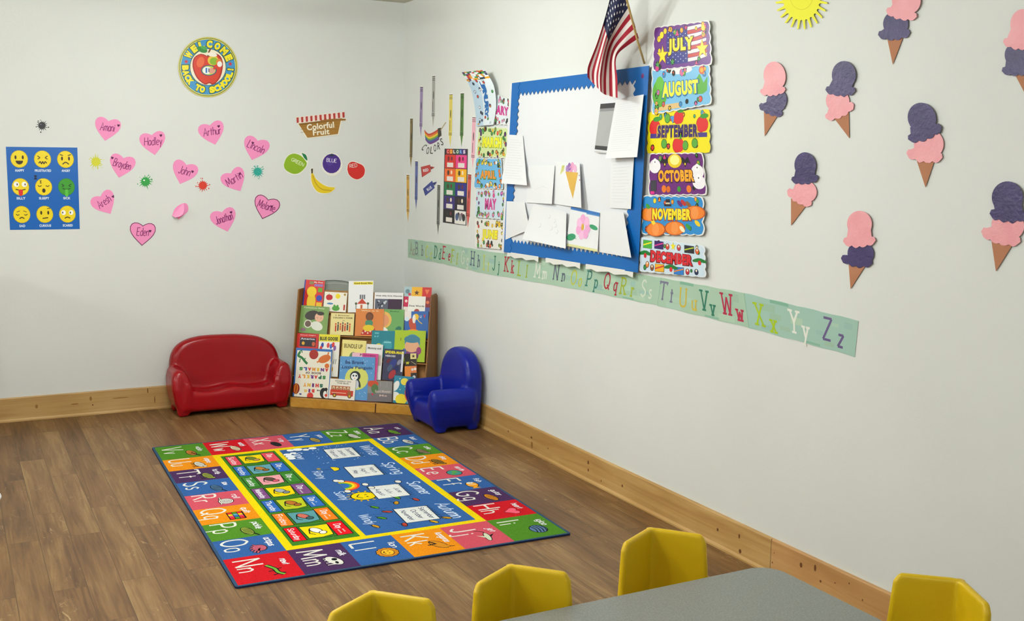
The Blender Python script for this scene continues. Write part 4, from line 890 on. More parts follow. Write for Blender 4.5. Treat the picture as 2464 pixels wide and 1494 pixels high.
for k in range(6):
    t0, t1, b0, b1 = TOPS[k], TOPS[k+1], BOTS[k], BOTS[k+1]
    P = wq([t0, t1, b1, b0], 0.0012); a = Art(quad_map(P, NX), asp=asp_of(P), rough=0.7)
    n = 14; bot = [(i/n, 0.012*math.sin(i*1.3+k)) for i in range(n+1)]; topp = [((n-i)/n, 1+0.010*math.sin(i*1.7+k)) for i in range(n+1)]
    a.slab(bot+topp, 0.0006, 'A6C4AC' if k < 5 else '9FC2B4', 'C8D8C8')
    for j in range(9):      # watercolour patches
        x, y = rs2.uniform(.05, .95), rs2.uniform(.1, .9); w_, h_ = rs2.uniform(.03, .10)/max(.3, a.asp/4), rs2.uniform(.05, .12)
        x0, x1 = max(0, x-w_), min(1, x+w_); y0, y1 = max(0.02, y-h_), min(.98, y+h_)
        a.rect(x0, y0, x1, y1, L=1+j*.08, c=rs2.choice(['9DBDA6', 'AFCBB2', '98BCB0', 'A9C8B4']))
    a.rect(0.0, 0.01, 0.02/a.asp, 0.99, '86AE98', 2)
    if k > 2: a.rect(0.25, .90, 0.42, .99, '7FB096', 2); a.rect(0.55, .02, 0.7, .08, '86B49C', 2)
    for i, ((xc, xs_), col) in enumerate(zip(LET, LC)):
        if not (TOPS[k][0] <= xc < TOPS[k+1][0]): continue
        u = (WR(xc, 600).y-WR(t0[0], 600).y)/(WR(t1[0], 600).y-WR(t0[0], 600).y); u2 = (WR(xs_, 600).y-WR(t0[0], 600).y)/(WR(t1[0], 600).y-WR(t0[0], 600).y)
        dy = 0.05*math.sin(i*2.1); C_ = chr(65+i); c_ = chr(97+i)
        a.write(C_, u, 0.22+dy, 0.60, col, L=4, lw=0.115, serif=0.15, xs=0.8); a.write(c_, min(u2, .985), 0.20+dy-(0.08 if i > 20 else 0), 0.50 if k < 5 else 0.54, col, L=4, lw=0.13, serif=0.14, xs=0.8)
    a.build('strip_panel', strip)

# whiteboard with blue scalloped border
BQ = [(1233, 200), (1563, 158), (1536, 656), (1213, 606)]; BO = 0.022
bp = wq(BQ, BO); bn = empty('whiteboard', (bp[0]+bp[2])/2, label='large white paper-covered board with a blue scalloped paper border', cat='board')
bm_ = quad_map(bp, NX); BA = asp_of(bp)
a = Art(quad_map(wq(BQ, 0.001), NX), asp=BA); a.slab([(0.004, 0.004), (0.996, 0.004), (0.996, 0.996), (0.004, 0.996)], 0.019, 'E0E2E6', 'C4C0B6'); a.build('backing_board', bn)
def border(pts): a = Art(bm_, asp=BA, rough=0.45); a.slab(pts, 0.0012, '0264B2', '025094'); return a
bw = 0.058; nz = 30
def zig(n, amp): return [(i/n, amp*(0.5-0.5*math.cos(2*PI*i*1.0/2)) if False else amp*(i % 2)) for i in range(n+1)]
t_in = [(u, 1-bw*1.0-0.022*(v > 0)) for u, v in zig(56, 1)]
border([(0, 1), (0, 1-bw-0.01)]+[(0.05+0.90*u, y) for u, y in t_in]+[(1, 1-bw-0.01), (1, 1)]).build('border_strip', bn)
b_in = [(u, bw*1.05+0.022*(v > 0)) for u, v in zig(60, 1)]
border([(0, 0), (1, 0), (1, bw)]+[(0.95-0.90*u, y) for u, y in b_in]+[(0, bw)]).build('border_strip', bn)
def side(x_out, x_in, sgn):
    pts = [(x_out, 0), (x_out, 1)]; n = 40*4
    for i in range(n+1):
        t = i/n; pts.append((x_in+sgn*0.012*(0.5+0.5*math.sin(2*PI*t*26)), 1-t))
    return pts
a = border(side(0, 0.058, 1)); a.mp = quad_map(bp, NX, 0.0015); a.v = []; a.f = []; a.mi = []; a.slab(side(0, 0.058, 1), 0.0012, '0264B2', '025094'); a.build('border_strip', bn)
a = Art(quad_map(bp, NX, 0.0015), asp=BA, rough=0.45); a.slab(side(1, 0.925, -1), 0.0012, '0264B2', '025094'); a.ell(0.965, 0.955, 0.012, c='6A1A60', L=3); a.build('border_strip', bn)
# wrinkled white tape along the lower edge
for (u0, u1) in ((0.03, 0.30), (0.36, 0.62), (0.66, 0.97)):
    a = Art(lambda u, v, z: bm_(u, v, 0.0005+z), asp=BA)
    n = 8; a.slab([(u0+(u1-u0)*i/n, -0.024+0.006*math.sin(i*2.1)) for i in range(n+1)]+[(u1, 0.004), (u0, 0.004)], 0.001, 'E4E4DE'); a.build('paper_edge', bn, label='white backing paper showing below the border')
# sheets pinned to the board: each hangs with its own curl
def pinned(quad, label, out=0.028, curl=0.02, mode='b', art=None, col='E4E6E8', name='paper_sheet', group='papers pinned on the whiteboard'):
    """quad in pixels; curl lifts the bottom (b), left (l) or right (r) side off the board"""
    def mp(u, v, z):
        k = {'b': (1-v)**2, 'l': (1-u)**2*(0.4+0.6*(1-v)), 'r': u**2*(0.3+0.7*(1-v)), 'lr': (2*u-1)**2, 'm': 4*u*(1-u)*(1-v)}[mode]
        (ax, ay), (bx, by), (cx_, cy_), (dx, dy) = quad
        x = (dx*(1-u)+cx_*u)*(1-v)+(ax*(1-u)+bx*u)*v; y = (dy*(1-u)+cy_*u)*(1-v)+(ay*(1-u)+by*u)*v
        return WR(x, y, out+curl*k+z)
    P = [mp(0, 1, 0), mp(1, 1, 0), mp(1, 0, 0), mp(0, 0, 0)]
    a = Art(mp, asp=asp_of(P), rough=0.6); a.grid(12, 12, lambda u, v: col)
    a.base0 = 0.0007
    if art: art(a)
    return a.build(name, smooth=False, label=label, cat='paper', group=group)
def lines(n, c='D6D8DC', y0=0.12, y1=0.9, w=0.004, x0=0.1, x1=0.9, seed=1):
    def f(a):
        r = random.Random(seed)
        for i in range(n):
            y = y1-(y1-y0)*i/(n-1); xe = x0+(x1-x0)*r.uniform(.7, 1); m_ = 8
            a.line([(x0+(xe-x0)*k/m_, y) for k in range(m_+1)], w, c, 1)
    return f
pinned([(1226, 324), (1258, 326), (1268, 446), (1206, 441)], 'white printed sheet overlapping the left blue border of the whiteboard', 0.026, 0.03, 'b', lines(16, 'C2C8CE'))
def stripes(a):
    a.rect(0, 0.90, 1, 1, '3A3A3C', 1); a.rect(0, 0.84, 1, 0.90, '8A8A8C', 1); a.rect(0, 0.06, 1, 0.14, '3A3A3C', 1); a.rect(0, 0.14, 1, 0.84, 'A9ABAB', 1); a.rect(0, 0.0, 1, 0.03, 'C4C4C4', 1)
    a.line([(0.0, 0.5), (0.5, 0.48), (1, 0.53)], 0.012, 'C8CACA', 2)
pinned([(1445, 250), (1492, 246), (1484, 372), (1430, 366)], 'grey photocopy with dark bands pinned half behind a printed page', 0.026, 0.012, 'l', stripes)
pinned([(1482, 240), (1549, 227), (1533, 378), (1457, 381)], 'large white printed page near the top right of the whiteboard', 0.036, 0.035, 'b', lines(22, 'D0D4DA'))
pinned([(1470, 378), (1526, 372), (1518, 503), (1467, 500)], 'white printed page hanging below the larger one on the right', 0.026, 0.012, 'r', lines(14, 'C6CACE'))
pinned([(1272, 398), (1335, 398), (1328, 491), (1266, 487)], 'blank white sheet left of the ice cream drawing on the board', 0.028, 0.014, 'r', lambda a: a.line([(0.3, .35), (0.6, .45), (.8, .4)], .012, 'DADCE0', 1))
def cone_draw(a):
    a.poly([(0.42, .78), (0.92, .78), (0.70, .18)], 'D8AE4E', 2)
    for i in range(5): a.line([(0.46+i*.08, .77), (.60+i*.045, .38)], .008, 'C89A3C', 3); a.line([(0.90-i*.09, .77), (.74-i*.03, .38)], .008, 'E4C070', 3)
    for x, y, c in ((.50, .84, 'A886C0'), (.58, .90, '8A68A8'), (.70, .92, 'E4A0C4'), (.80, .87, 'E8B0D0'), (.64, .84, 'D890B8')): a.ell(x, y, .09, c=c, L=4)
    for i in range(5): a.line([(.22+i*.03, .70+.02*i), (.30+i*.02, .92)], .014, 'E4E452', 1)
    a.ell(.97, .62, .02, c='C04878', L=2); a.ell(.96, .72, .015, c='4A4A6A', L=2)
pinned([(1336, 388), (1395, 392), (1399, 500), (1330, 490)], 'child drawing of an ice cream cone pinned on the whiteboard', 0.027, 0.028, 'r', cone_draw)
pinned([(1219, 484), (1262, 486), (1274, 552), (1216, 577)], 'blank white sheet at the lower left of the board', 0.026, 0.014, 'r', lines(5, 'DFE1E5'))
pinned([(1284, 489), (1363, 511), (1361, 598), (1257, 575)], 'white sheet with faint pencil marks, low on the board', 0.036, 0.022, 'b', lambda a: [a.line([(x, y), (x+.05, y+.06), (x+.02, y+.12)], .008, 'B4BABC', 1, sm=True) for x, y in ((.6, .4), (.7, .5), (.75, .35), (.66, .62), (.5, .7), (.3, .4))])
def flower(a):
    a.rect(0, .93, 1, 1, '3A74B8', 1); a.rect(.55, .90, 1, .93, '5A90C8', 1); a.rect(.02, 0, .98, .06, 'D8D89A', 1)
    for i in range(7): an = i*.9; a.ell(.48+.22*math.cos(an)/a.asp, .55+.2*math.sin(an), .13, c='F0BCDC' if i % 2 else 'E8A6D0', L=2)
    a.ell(.46, .55, .04, .09, 'D8A83A', 3); a.ell(.12, .24, .15, .085, '3A9A6A', 3, 20); a.ell(.82, .60, .14, .06, '3A9A6A', 3, -10); a.line([(.0, .30), (.3, .22)], .01, '2A7A50', 4)
pinned([(1374, 497), (1443, 512), (1438, 606), (1362, 591)], 'child drawing of a pink flower with green leaves on the board', 0.03, 0.008, 'b', flower)
pinned([(1443, 506), (1500, 510), (1519, 620), (1440, 606)], 'blank white sheet curling off at the lower right of the board', 0.027, 0.035, 'r')

# month signs
def month(quad, text, tc, base, out=0.012, edge='E8E8E4', pal=(), art=None, tb=None, ty=0.5, th=0.34, tw=0.78, outl='203020', nx=8, ny=4, amp=0.02, lab='', bold=0.05, seed=1, n=26, ang=0):
    P = wq(quad, out); a = Art(quad_map(P, NX), asp=asp_of(P), rough=0.3)
    o = wavy(nx, ny, amp); a.slab(o, 0.0008, edge, 'D8D8D2'); a.poly([(0.5+(x-.5)*.965, .5+(y-.5)*.95) for x, y in o], base, 1)
    r = random.Random(seed)
    if art: art(a)
    for i in range(int(n*1.5)):      # small coloured pictures around the edge
        side = r.random()
        if side < .40: x, y = r.uniform(.06, .94), r.uniform(.04, .2)
        elif side < .8: x, y = r.uniform(.06, .94), r.uniform(.80, .95)
        else: x, y = r.choice([r.uniform(.04, .13), r.uniform(.87, .96)]), r.uniform(.2, .8)
        q = r.uniform(.04, .08); c = r.choice(pal); k = r.random()
        a.ell(x, y, q+.010, c='1A2420', L=4.15, n=10)
        if k < .5: a.ell(x, y, q, c=c, L=4.4, n=10); a.ell(x-q*.2/a.asp, y+q*.2, q*.4, c=r.choice(pal), L=4.7, n=8)
        elif k < .8: a.poly(star_pts(x, y, q*1.2, asp=a.asp), c, 4.4)
        else: a.poly([(x-q/a.asp, y-q*.8), (x+q/a.asp, y-q*.8), (x, y+q)], c, 4.4)
    L = 9
    for k_, ch in enumerate(text):
        pass
    tw *= 1.08; th *= 1.12; a.text(text, .5, ty-0.008, tw+.03, th+.05, outl, 10, bold+.045, ang); a.text(text, .5, ty, tw, th, tc, 11, bold+.01, ang)
    return a.build('month_sign', label=lab, cat='sign', group='month name signs')
def july(a):
    a.rect(.24, .1, .62, .9, '2A2A88', 2)
    for i in range(8):
        for j in range(7): a.ell(.27+i*.045, .15+j*.115+(i % 2)*.05, .014, c='E8E8F0', L=3, n=6)
    for i in range(9): a.poly([(.62, .12+i*.09), (.78, .14+i*.09), (.94, .20+i*.09), (.94, .28+i*.085), (.78, .22+i*.09), (.62, .20+i*.09)], 'C83A34' if i % 2 else 'EDEBE6', 3)
    for x, y in ((.17, .33), (.87, .38)): a.poly(star_pts(x, y, .24, asp=a.asp), 'C8A010', 9); a.poly(star_pts(x, y, .20, asp=a.asp), 'F4E018', 10)
    a.ell(.15, .80, .08, c='F4E018', L=9); a.ell(.9, .86, .07, c='F0D82A', L=9)
month([(1575, 66), (1706, 50), (1712, 155), (1572, 170)], 'JULY', 'F4E424', '6A2A88', pal=('F0A020', 'D83A88', 'E8D020', '40A048'), art=july, ty=.5, th=.34, tw=.42, outl='5A2A10', lab='JULY month sign with stars and stripes, topmost of the right column', n=14, out=0.016)
def august(a):
    a.ell(.14, .42, .30, c='5CB03A', L=3); a.ell(.14, .62, .16, c='6CC044', L=4); a.poly([(.72, .3), (.76, .62), (.84, .78), (.90, .55), (.97, .7), (.95, .35), (.88, .28)], '5CB03A', 3)
    a.rect(.04, .04, .5, .16, 'E0C084', 2); a.ell(.5, .9, .22, .10, 'F2F2F2', 2); a.ell(.88, .86, .10, c='E05A2A', L=8); a.ell(.88, .86, .06, c='F0B020', L=9)
month([(1570, 160), (1706, 154), (1711, 250), (1570, 275)], 'AUGUST', 'F0F040', '7CC0E8', pal=('E0502A', 'F0C020', '3C8AC8', '48A040', 'D86AA0'), art=august, ty=.48, th=.30, tw=.58, outl='2A70A8', lab='AUGUST month sign in light blue with green creatures', n=16, out=0.014, ang=0)
def sept(a):
    for x, y, q in ((.12, .62, .20), (.90, .66, .19), (.52, .84, .16), (.52, .18, .19)): a.ell(x-.02, y, q, c='A81A20', L=6); a.ell(x-.02, y, q*.92, c='DC2A2C', L=7); a.ell(x+.02, y, q*.9, c='DC2A2C', L=7); a.ell(x+.03, y+q*1.05, q*.35, q*.3, '3C9A30', 8, 30)
    for x, y in ((.63, .17), (.28, .22), (.33, .84), (.78, .22)): a.ell(x, y, .12, c='1E4A20', L=6); a.ell(x, y, .105, c='5AA83A', L=7)
    a.rect(.04, .36, .2, .47, '4A3A8A', 8); a.rect(.82, .36, .97, .47, '4A3A8A', 8); a.poly([(.42, .7), (.46, .9), (.38, .88)], '4A9AD8', 7)
month([(1562, 271), (1706, 264), (1707, 366), (1559, 368)], 'SEPTEMBER', '3A2468', 'F0E010', edge='F0E010', pal=('4A9AD8', 'E88A20', '48A040', 'D83A30'), art=sept, ty=.52, th=.28, tw=.62, outl='D8C020', lab='SEPTEMBER month sign in yellow with red apples', n=10, out=0.010)
def octo(a):
    for x in (.30, .68): a.poly([(x-.10, .74), (x-.05, .92), (x, .84), (x+.05, .92), (x+.10, .74), (x+.04, .78), (x, .66), (x-.04, .78)], '1A1420', 5); a.ell(x, .74, .03, c='E8C820', L=6)
    a.ell(.49, .82, .13, .17, 'E8C818', 6); a.ell(.49, .84, .09, .12, 'F4EE90', 7)
    for x, y in ((.11, .70), (.89, .55), (.90, .3)): a.ell(x, y, .11, .17, 'F2F0F4', 7); a.ell(x, y+.1, .09, c='F8F6FA', L=8); a.ell(x, y+.1, .02, c='1A1420', L=9)
    a.rect(.03, .1, .14, .36, '3A3A44', 6); a.ell(.28, .15, .09, c='E87A1C', L=7); a.ell(.36, .14, .08, c='D86A18', L=7); a.ell(.72, .14, .09, c='E87A1C', L=7); a.ell(.55, .14, .07, c='3C9A30', L=7); a.rect(.03, .03, .1, .12, 'D82A8A', 5)
month([(1564, 370), (1690, 368), (1700, 468), (1562, 470)], 'OCTOBER', 'F2A81C', '6A2478', pal=('D82A8A', 'F0901C', '4A9A30', '8A4AA8'), art=octo, ty=.46, th=.26, tw=.60, outl='3A1430', lab='OCTOBER month sign in purple with bats and ghosts', n=6, out=0.012, ny=3)
def nov(a):
    for x, y in ((.13, .52), (.88, .58), (.56, .16), (.24, .12)): a.ell(x, y, .17, .19, 'B8501A', 6); a.ell(x, y, .15, .175, 'EE842A', 7); a.ell(x, y, .06, .16, 'F0964A', 8)
    a.rect(.38, .74, .50, .80, '2A2430', 8); a.rect(.405, .80, .475, .93, '2A2430', 8); a.rect(.405, .80, .475, .84, 'D8D0B0', 9)
    for x, y, c in ((.1, .72, '3C9A38'), (.20, .30, 'F0D028'), (.70, .84, 'C02C2C'), (.64, .82, '5A2A78'), (.78, .2, '3C9A38'), (.92, .3, 'F0D028'), (.68, .14, 'F2E8C0'), (.78, .8, '8A5A34')): a.ell(x, y, .09, c=c, L=7, ang=20)
    a.ell(.42, .13, .14, .09, 'B07030', 6)
month([(1548, 472), (1690, 474), (1692, 565), (1545, 562)], 'NOVEMBER', 'F4E024', '2C8CD0', pal=('E8842A', '48A040', 'F0D028', 'C83028'), art=nov, ty=.53, th=.27, tw=.60, outl='A83A18', lab='NOVEMBER month sign in blue with pumpkins and a pilgrim hat', n=8, out=0.012, ny=3, amp=.03)
def dec(a):
    for x, y, c1, c2 in ((.11, .82, '48B038', 'F0E020'), (.30, .84, '3A1E68', 'D83A88'), (.78, .83, '2A2A34', 'B8D030'), (.32, .15, 'F0B020', 'D82A28'), (.62, .12, '2A7ACC', 'E8842A')):
        a.rect(x-.075, y-.12, x+.075, y+.12, '16201C', 5); a.rect(x-.07, y-.112, x+.07, y+.112, c1, 6); a.poly([(x-.07, y-.05), (x+.07, y+.05), (x+.07, y+.09), (x-.07, y-.01)], c2, 7)
    a.poly(star_pts(.53, .86, .14, asp=a.asp), 'F4E424', 8)
    for x, y in ((.08, .50), (.93, .46), (.50, .16)): a.ell(x-.03, y+.06, .09, .05, '1E7A30', 7, 40); a.ell(x+.03, y+.06, .09, .05, '1E7A30', 7, -40); a.ell(x, y-.02, .075, c='DC2A2C', L=8)
    for x, y, c in ((.12, .22, 'E8842A'), (.2, .14, '8A4A20'), (.75, .12, 'C02838'), (.88, .14, '1A2A5A'), (.44, .83, 'D83A30'), (.62, .84, 'C8404A'), (.9, .8, 'E0602A')): a.ell(x, y, .10, c='16201C', L=6); a.ell(x, y, .085, c=c, L=7); a.ell(x, y+.04, .04, c='F2E4C8', L=8)
month([(1544, 571), (1694, 592), (1697, 667), (1540, 652)], 'DECEMBER', 'D8202C', 'CFE2F0', edge='E4ECF2', pal=('D83030', '2A9A40', 'F0E0C0'), art=dec, ty=.49, th=.30, tw=.60, outl='6A1018', lab='DECEMBER month sign in pale blue with presents and holly, bottom of the right column', n=4, out=0.016)
LM = dict(tw=.56, n=26)
month([(1195, 228), (1226, 238), (1228, 300), (1190, 298)], 'ARY', 'C8308A', 'DCE8EE', pal=('E87AA8', 'D83A40', 'F0A0C0', '48A048', '2A2A30'), lab='pink FEBRUARY sign half hidden by the curled sign', outl='F2E8F0', tw=.8, th=.3, n=16, ny=5, nx=4, out=0.008)
month([(1152, 305), (1222, 308), (1220, 380), (1147, 376)], 'MARCH', 'F0EC20', 'CFE0A0', pal=('48A040', '5A2A78', 'F0902A', '3C8A30', 'D83A30', 'F0D828'), lab='MARCH month sign with green clovers, top full sign of the left column', outl='A8B820', tw=.58, th=.3, seed=2, n=34, out=0.008)
month([(1146, 380), (1206, 382), (1210, 455), (1141, 452)], 'APRIL', 'E8902A', '6AB4E4', pal=('F0D828', '48A040', 'F2F2F2', 'E8D020', 'E87A28'), lab='APRIL month sign in blue with a kite and flowers', outl='3C8A30', tw=.52, th=.24, seed=3, n=30, out=0.008, ty=.46)
month([(1146, 455), (1220, 459), (1220, 528), (1143, 522)], 'MAY', 'C8308A', 'C8DCE8', pal=('D83A88', '7A4AA8', '48A040', 'F0C020', 'E87AA8', '3C8A30'), lab='MAY month sign with flowers, below the blue kite one', outl='E8E0F0', tw=.34, th=.36, seed=4, n=36, out=0.008)
month([(1144, 526), (1219, 532), (1213, 600), (1144, 594)], 'JUNE', 'F0EC20', 'E8E8E0', pal=('D83A30', '48A040', 'F0C020', '8A4A28', '2A2A30', 'F0D828'), lab='JUNE month sign, bottom of the left column', outl='D8B020', tw=.46, th=.34, seed=5, n=34, out=0.008, ty=.45)
# JANUARY has come loose at the top and flops over to the left
edgeL = [(1186, 302), (1148, 300), (1143, 262), (1134, 215), (1111, 173)]
edgeR = [(1150, 302), (1190, 296), (1193, 250), (1186, 205), (1166, 168)]
lowL, lowR = [(1146, 304), (1143, 262), (1133, 214), (1111, 174)], [(1187, 300), (1194, 256), (1188, 205), (1166, 168)]
sl, sr = smooth_pts(lowL, 4), smooth_pts(lowR, 4)
def jan_mp(u, v, z):
    i = v*(len(sl)-1); k = min(int(i), len(sl)-2); t = i-k
    l = (sl[k][0]*(1-t)+sl[k+1][0]*t, sl[k][1]*(1-t)+sl[k+1][1]*t); r = (sr[k][0]*(1-t)+sr[k+1][0]*t, sr[k][1]*(1-t)+sr[k+1][1]*t)
    return WR(l[0]*(1-u)+r[0]*u, l[1]*(1-u)+r[1]*u, 0.012+0.10*v*v*(1-0.5*u)+0.012*math.sin(PI*u)+z)
a = Art(jan_mp, asp=0.42, rough=0.25)
rj = random.Random(8); jp = ['2A3A50', 'E8A020', '4A2A68', 'F2F2F2', 'C83A30', '48A048', 'D8E4EE']
a.grid(10, 30, lambda u, v: rj.choice(jp) if v > .80 else ('B9D4E8' if u < .45 else 'DCE6EC'))
a.base0 = 0.0007
for i in range(34):
    x, y = rj.uniform(.08, .92), rj.uniform(.04, .96)
    if abs(x-.55) < .14 and .2 < y < .72: continue
    a.ell(x, y, .045, .028, '20282C', 2, n=8); a.ell(x, y, .035, .02, rj.choice(jp), 3, n=8)
for k, ch in enumerate('JANUARY'):
    y = .70-k*.078; a.text(ch, .55, y, .34, .075, '1A6AB0', 4, .05, 0 if False else -90)
a.build('month_sign', label='JANUARY month sign peeling off the wall and flopping over at the top', cat='sign', group='month name signs')

# sun and ice cream cones cut from paper
a = pxart(WR, 0.006, 0.6); cx, cy = 1932, -2; pts = []
for i in range(24):
    a0 = 2*PI*i/24
    for t, r in ((0, 50), (.25, 52), (.42, 72), (.62, 74), (.75, 53)): q = a0+2*PI/24*t; pts.append((cx+r*.86*math.cos(q), cy+r*1.0*math.sin(q)))
a.slab(pts, 0.001, 'F0EE30', 'D8D428'); a.ell(cx, cy-6, 28, 32, 'DCD828', 1, n=30); a.ell(cx, cy-6, 26.5, 30.5, 'F0EE30', 2, n=30)
a.build('paper_sun', label='yellow paper sun with cut rays at the top of the right wall', cat='cut-out')
PK, PP, CN = M_PK, M_PP, 'B47A58'
Q = lambda x, y: (1780+x/2.0745, y/2.0745)
def scoop(parent, dome, skirt, c, th, seed, out):
    """dome: cx, cy, rx, ry; skirt: left x, y, right x, y (crop pixels); lumpy lower edge"""
    cx, cy, rx, ry = dome; xl, yl, xr, yr = skirt; r = random.Random(seed)
    dome_pts = []; ang = math.atan2(yr-yl, xr-xl)
    for i in range(15):
        t = PI*1.12-(PI*1.24)*i/14; px, py = rx*math.cos(t), -ry*math.sin(t)
        dome_pts.append((cx+px*math.cos(ang)-py*math.sin(ang), cy+px*math.sin(ang)+py*math.cos(ang)))
    dn = (-math.sin(ang), math.cos(ang)); L_ = math.hypot(xr-xl, yr-yl); low = []
    n = 4
    for i in range(n):
        for k in range(4):
            t = 1-(i+k/4)/n; b = 0.13*L_+0.06*L_*abs(math.sin(PI*k/4))*r.uniform(.7, 1.2)+0.10*L_*math.sin(PI*t)
            low.append((xl+(xr-xl)*t+dn[0]*b, yl+(yr-yl)*t+dn[1]*b))
    a = pxart(WR, out, 0.28); sd = '3A3050' if c == PP else 'D08890'
    ca, sa = math.cos(ang), math.sin(ang)
    a.slab([Q(cx+rx*math.cos(t)*ca-ry*math.sin(t)*sa, cy+rx*math.cos(t)*sa+ry*math.sin(t)*ca) for t in [2*PI*i/32 for i in range(32)]], th, c, sd)
    up = [(xl-.03*L_*ca+dn[0]*.06*L_, yl-.03*L_*sa+dn[1]*.06*L_), (xl+.01*L_*ca-dn[0]*.05*L_, yl-dn[1]*.05*L_), (xl+.10*L_*ca-dn[0]*.07*L_, yl+.10*L_*sa-dn[1]*.07*L_)]
    k = 0.22; up += [(cx-rx*.9*ca, cy-rx*.9*sa+0.3*ry), (cx+rx*.9*ca, cy+rx*.9*sa+0.3*ry)]
    up += [(xr-.10*L_*ca-dn[0]*.07*L_, yr-.10*L_*sa-dn[1]*.07*L_), (xr-.01*L_*ca-dn[0]*.05*L_, yr-dn[1]*.05*L_), (xr+.03*L_*ca+dn[0]*.06*L_, yr+.03*L_*sa+dn[1]*.06*L_)]
    a.slab([Q(*q) for q in up+low[1:]], th*0.96, c, sd)
    return a.build('scoop', parent)
def cone(top, ts, low, ls, tri, c1, c2, lab, seed):
    e = empty('paper_ice_cream', WR(*Q(low[0], low[1]), 0.004), label=lab, cat='cut-out', group='paper ice cream cones')
    a = pxart(WR, 0.003, 0.7); a.slab([Q(tri[0], tri[1]), Q(tri[2], tri[3]), Q(tri[4], tri[5])], 0.001, CN, '8A5A3C'); a.build('cone', e)
    scoop(e, low, ls, c2, 0.001, seed, 0.0050); scoop(e, top, ts, c1, 0.001, seed+50, 0.0070)
    return e
cone((182, 380, 55, 72), (112, 452, 232, 440), (190, 505, 50, 60), (108, 520, 218, 565), (124, 545, 204, 560, 128, 680), PK, PP, 'paper ice cream cone, pink over purple, nearest the month signs', 1)
cone((528, 375, 60, 70), (440, 440, 582, 445), (495, 505, 58, 62), (435, 580, 568, 515), (475, 590, 548, 545, 551, 690), PP, PK, 'paper ice cream cone with purple top scoop, straight right of the pink topped one', 2)
cone((335, 825, 54, 65), (268, 890, 396, 880), (332, 955, 60, 55), (250, 945, 364, 1015), (260, 990, 340, 1020, 260, 1125), PP, PK, 'paper ice cream cone with purple top scoop, lower left one of the group', 3)
cone((606, 1118, 62, 66), (528, 1195, 682, 1190), (610, 1265, 66, 62), (517, 1280, 666, 1305), (548, 1320, 632, 1325, 557, 1442), PK, PP, 'paper ice cream cone, pink over purple, lowest, above the end of the strip', 4)
cone((918, 590, 70, 78), (850, 685, 1008, 625), (950, 720, 74, 76), (844, 755, 1015, 775), (884, 790, 980, 790, 931, 935), PP, PK, 'large paper ice cream cone in the middle, purple over pink', 5)
cone((840, 5, 72, 70), (745, 45, 890, 75), (785, 120, 63, 65), (700, 165, 852, 155), (740, 190, 818, 190, 768, 322), PK, PP, 'paper ice cream cone cut off by the top of the picture', 6)
cone((1345, 985, 78, 80), (1262, 1055, 1440, 1068), (1345, 1125, 82, 74), (1220, 1145, 1405, 1195), (1260, 1195, 1370, 1215, 1283, 1354), PP, PK, 'paper ice cream cone with big dark purple scoop near the right edge', 7)
cone((1420, 120, 60, 74), (1328, 200, 1480, 215), (1395, 275, 66, 66), (1318, 345, 1470, 330), (1372, 360, 1465, 360, 1450, 510), PK, PP, 'paper ice cream cone cut by the right edge of the picture, top right', 8)
# ================================================================== book display rack across the corner
RO = V((-0.853, -0.274, 0)); RX = V((0.761, -0.649, 0)).normalized(); RB = V((0.649, 0.761, 0)).normalized(); ZU = V((0, 0, 1)); RWd = 0.83
SL = (RB*0.16 + ZU*0.725).normalized()           # up the slope
SN = (ZU*0.16 - RB*0.725).normalized()           # out of the slope
SP = RO + RB*0.080                                # point of the back plane
def rp(x, y, o): return hit(x, y, SN, SP.dot(SN)+o)
def sl_t(x, y, o): return (rp(x, y, o)-SP).dot(SL)
rack = empty('book_rack', RO + RX*RWd/2, label='slanted wooden book display rack standing across the room corner, full of books', cat='bookshelf')
RL = rack.location.copy()
def rk_poly(name, pts, off, m, bev=0.002):
    bm = bmesh.new(); prism(bm, [V(q)-RL for q in pts], off); return bm_obj(name, bm, m, rack, bev=bev)
TH_ = 0.009
S0, S1 = -0.040, 0.845
for s in (S0, S1):
    o_ = RO+RX*s
    rk_poly('side_panel', [o_+RB*0.0, o_+RB*0.29, o_+RB*0.29+ZU*0.71, o_+RB*0.26+ZU*0.725, o_+RB*0.16+ZU*0.725], RX*TH_, M_OAK)
OFFS = [0.014, 0.032, 0.050, 0.068, 0.090]         # front face of the books of each tier
LEDGE_Y = [754, 810, 865, 912, 965]
LT = [sl_t(860, y, o) for y, o in zip(LEDGE_Y, OFFS)]
ia, ib = RO+RX*(S0+TH_), RX*(S1-S0-TH_)
rk_poly('back_panel', [SP-RO+ia-SN*0.010+SL*0.03, SP-RO+ia+SL*0.03, SP-RO+ia+SL*0.735, SP-RO+ia-SN*0.010+SL*0.735], ib, wood('pegboard_brown', ['9A6A30', 'A8763A', 'B48244'], 0.6, 'X'))
for t, o in zip(LT, OFFS):
    q = SP-RO+ia+SL*t; rk_poly('ledge', [q, q+SN*(o+0.0083), q+SN*(o+0.0083)-SL*0.008, q-SL*0.008], ib, wood('ledge_board', ['8E6028', 'A07034'], 0.5, 'X'))
FB = RO+RX*(S0+TH_+0.014); rk_poly('front_board', [FB-RB*0.028, FB-RB*0.028+ZU*0.058, FB-RB*0.014+ZU*0.058, FB-RB*0.014], RX*(S1-S0-TH_-0.014), M_LIP)
p = rp(916, 975, 0.0); bm = bmesh.new()
q = RO+RX*((p-RO).dot(RX))-RB*0.0285-RL; prism(bm, [q, q+ZU*0.057+RX*0.004, q+ZU*0.057+RX*0.012, q+RX*0.008], -RB*0.0006); bm_obj('dark_stain', bm, mat('5A3010', 0.6), rack)
BK = lambda x, y: (700+x/4.394, 660+y/4.394)
BOOKS = []
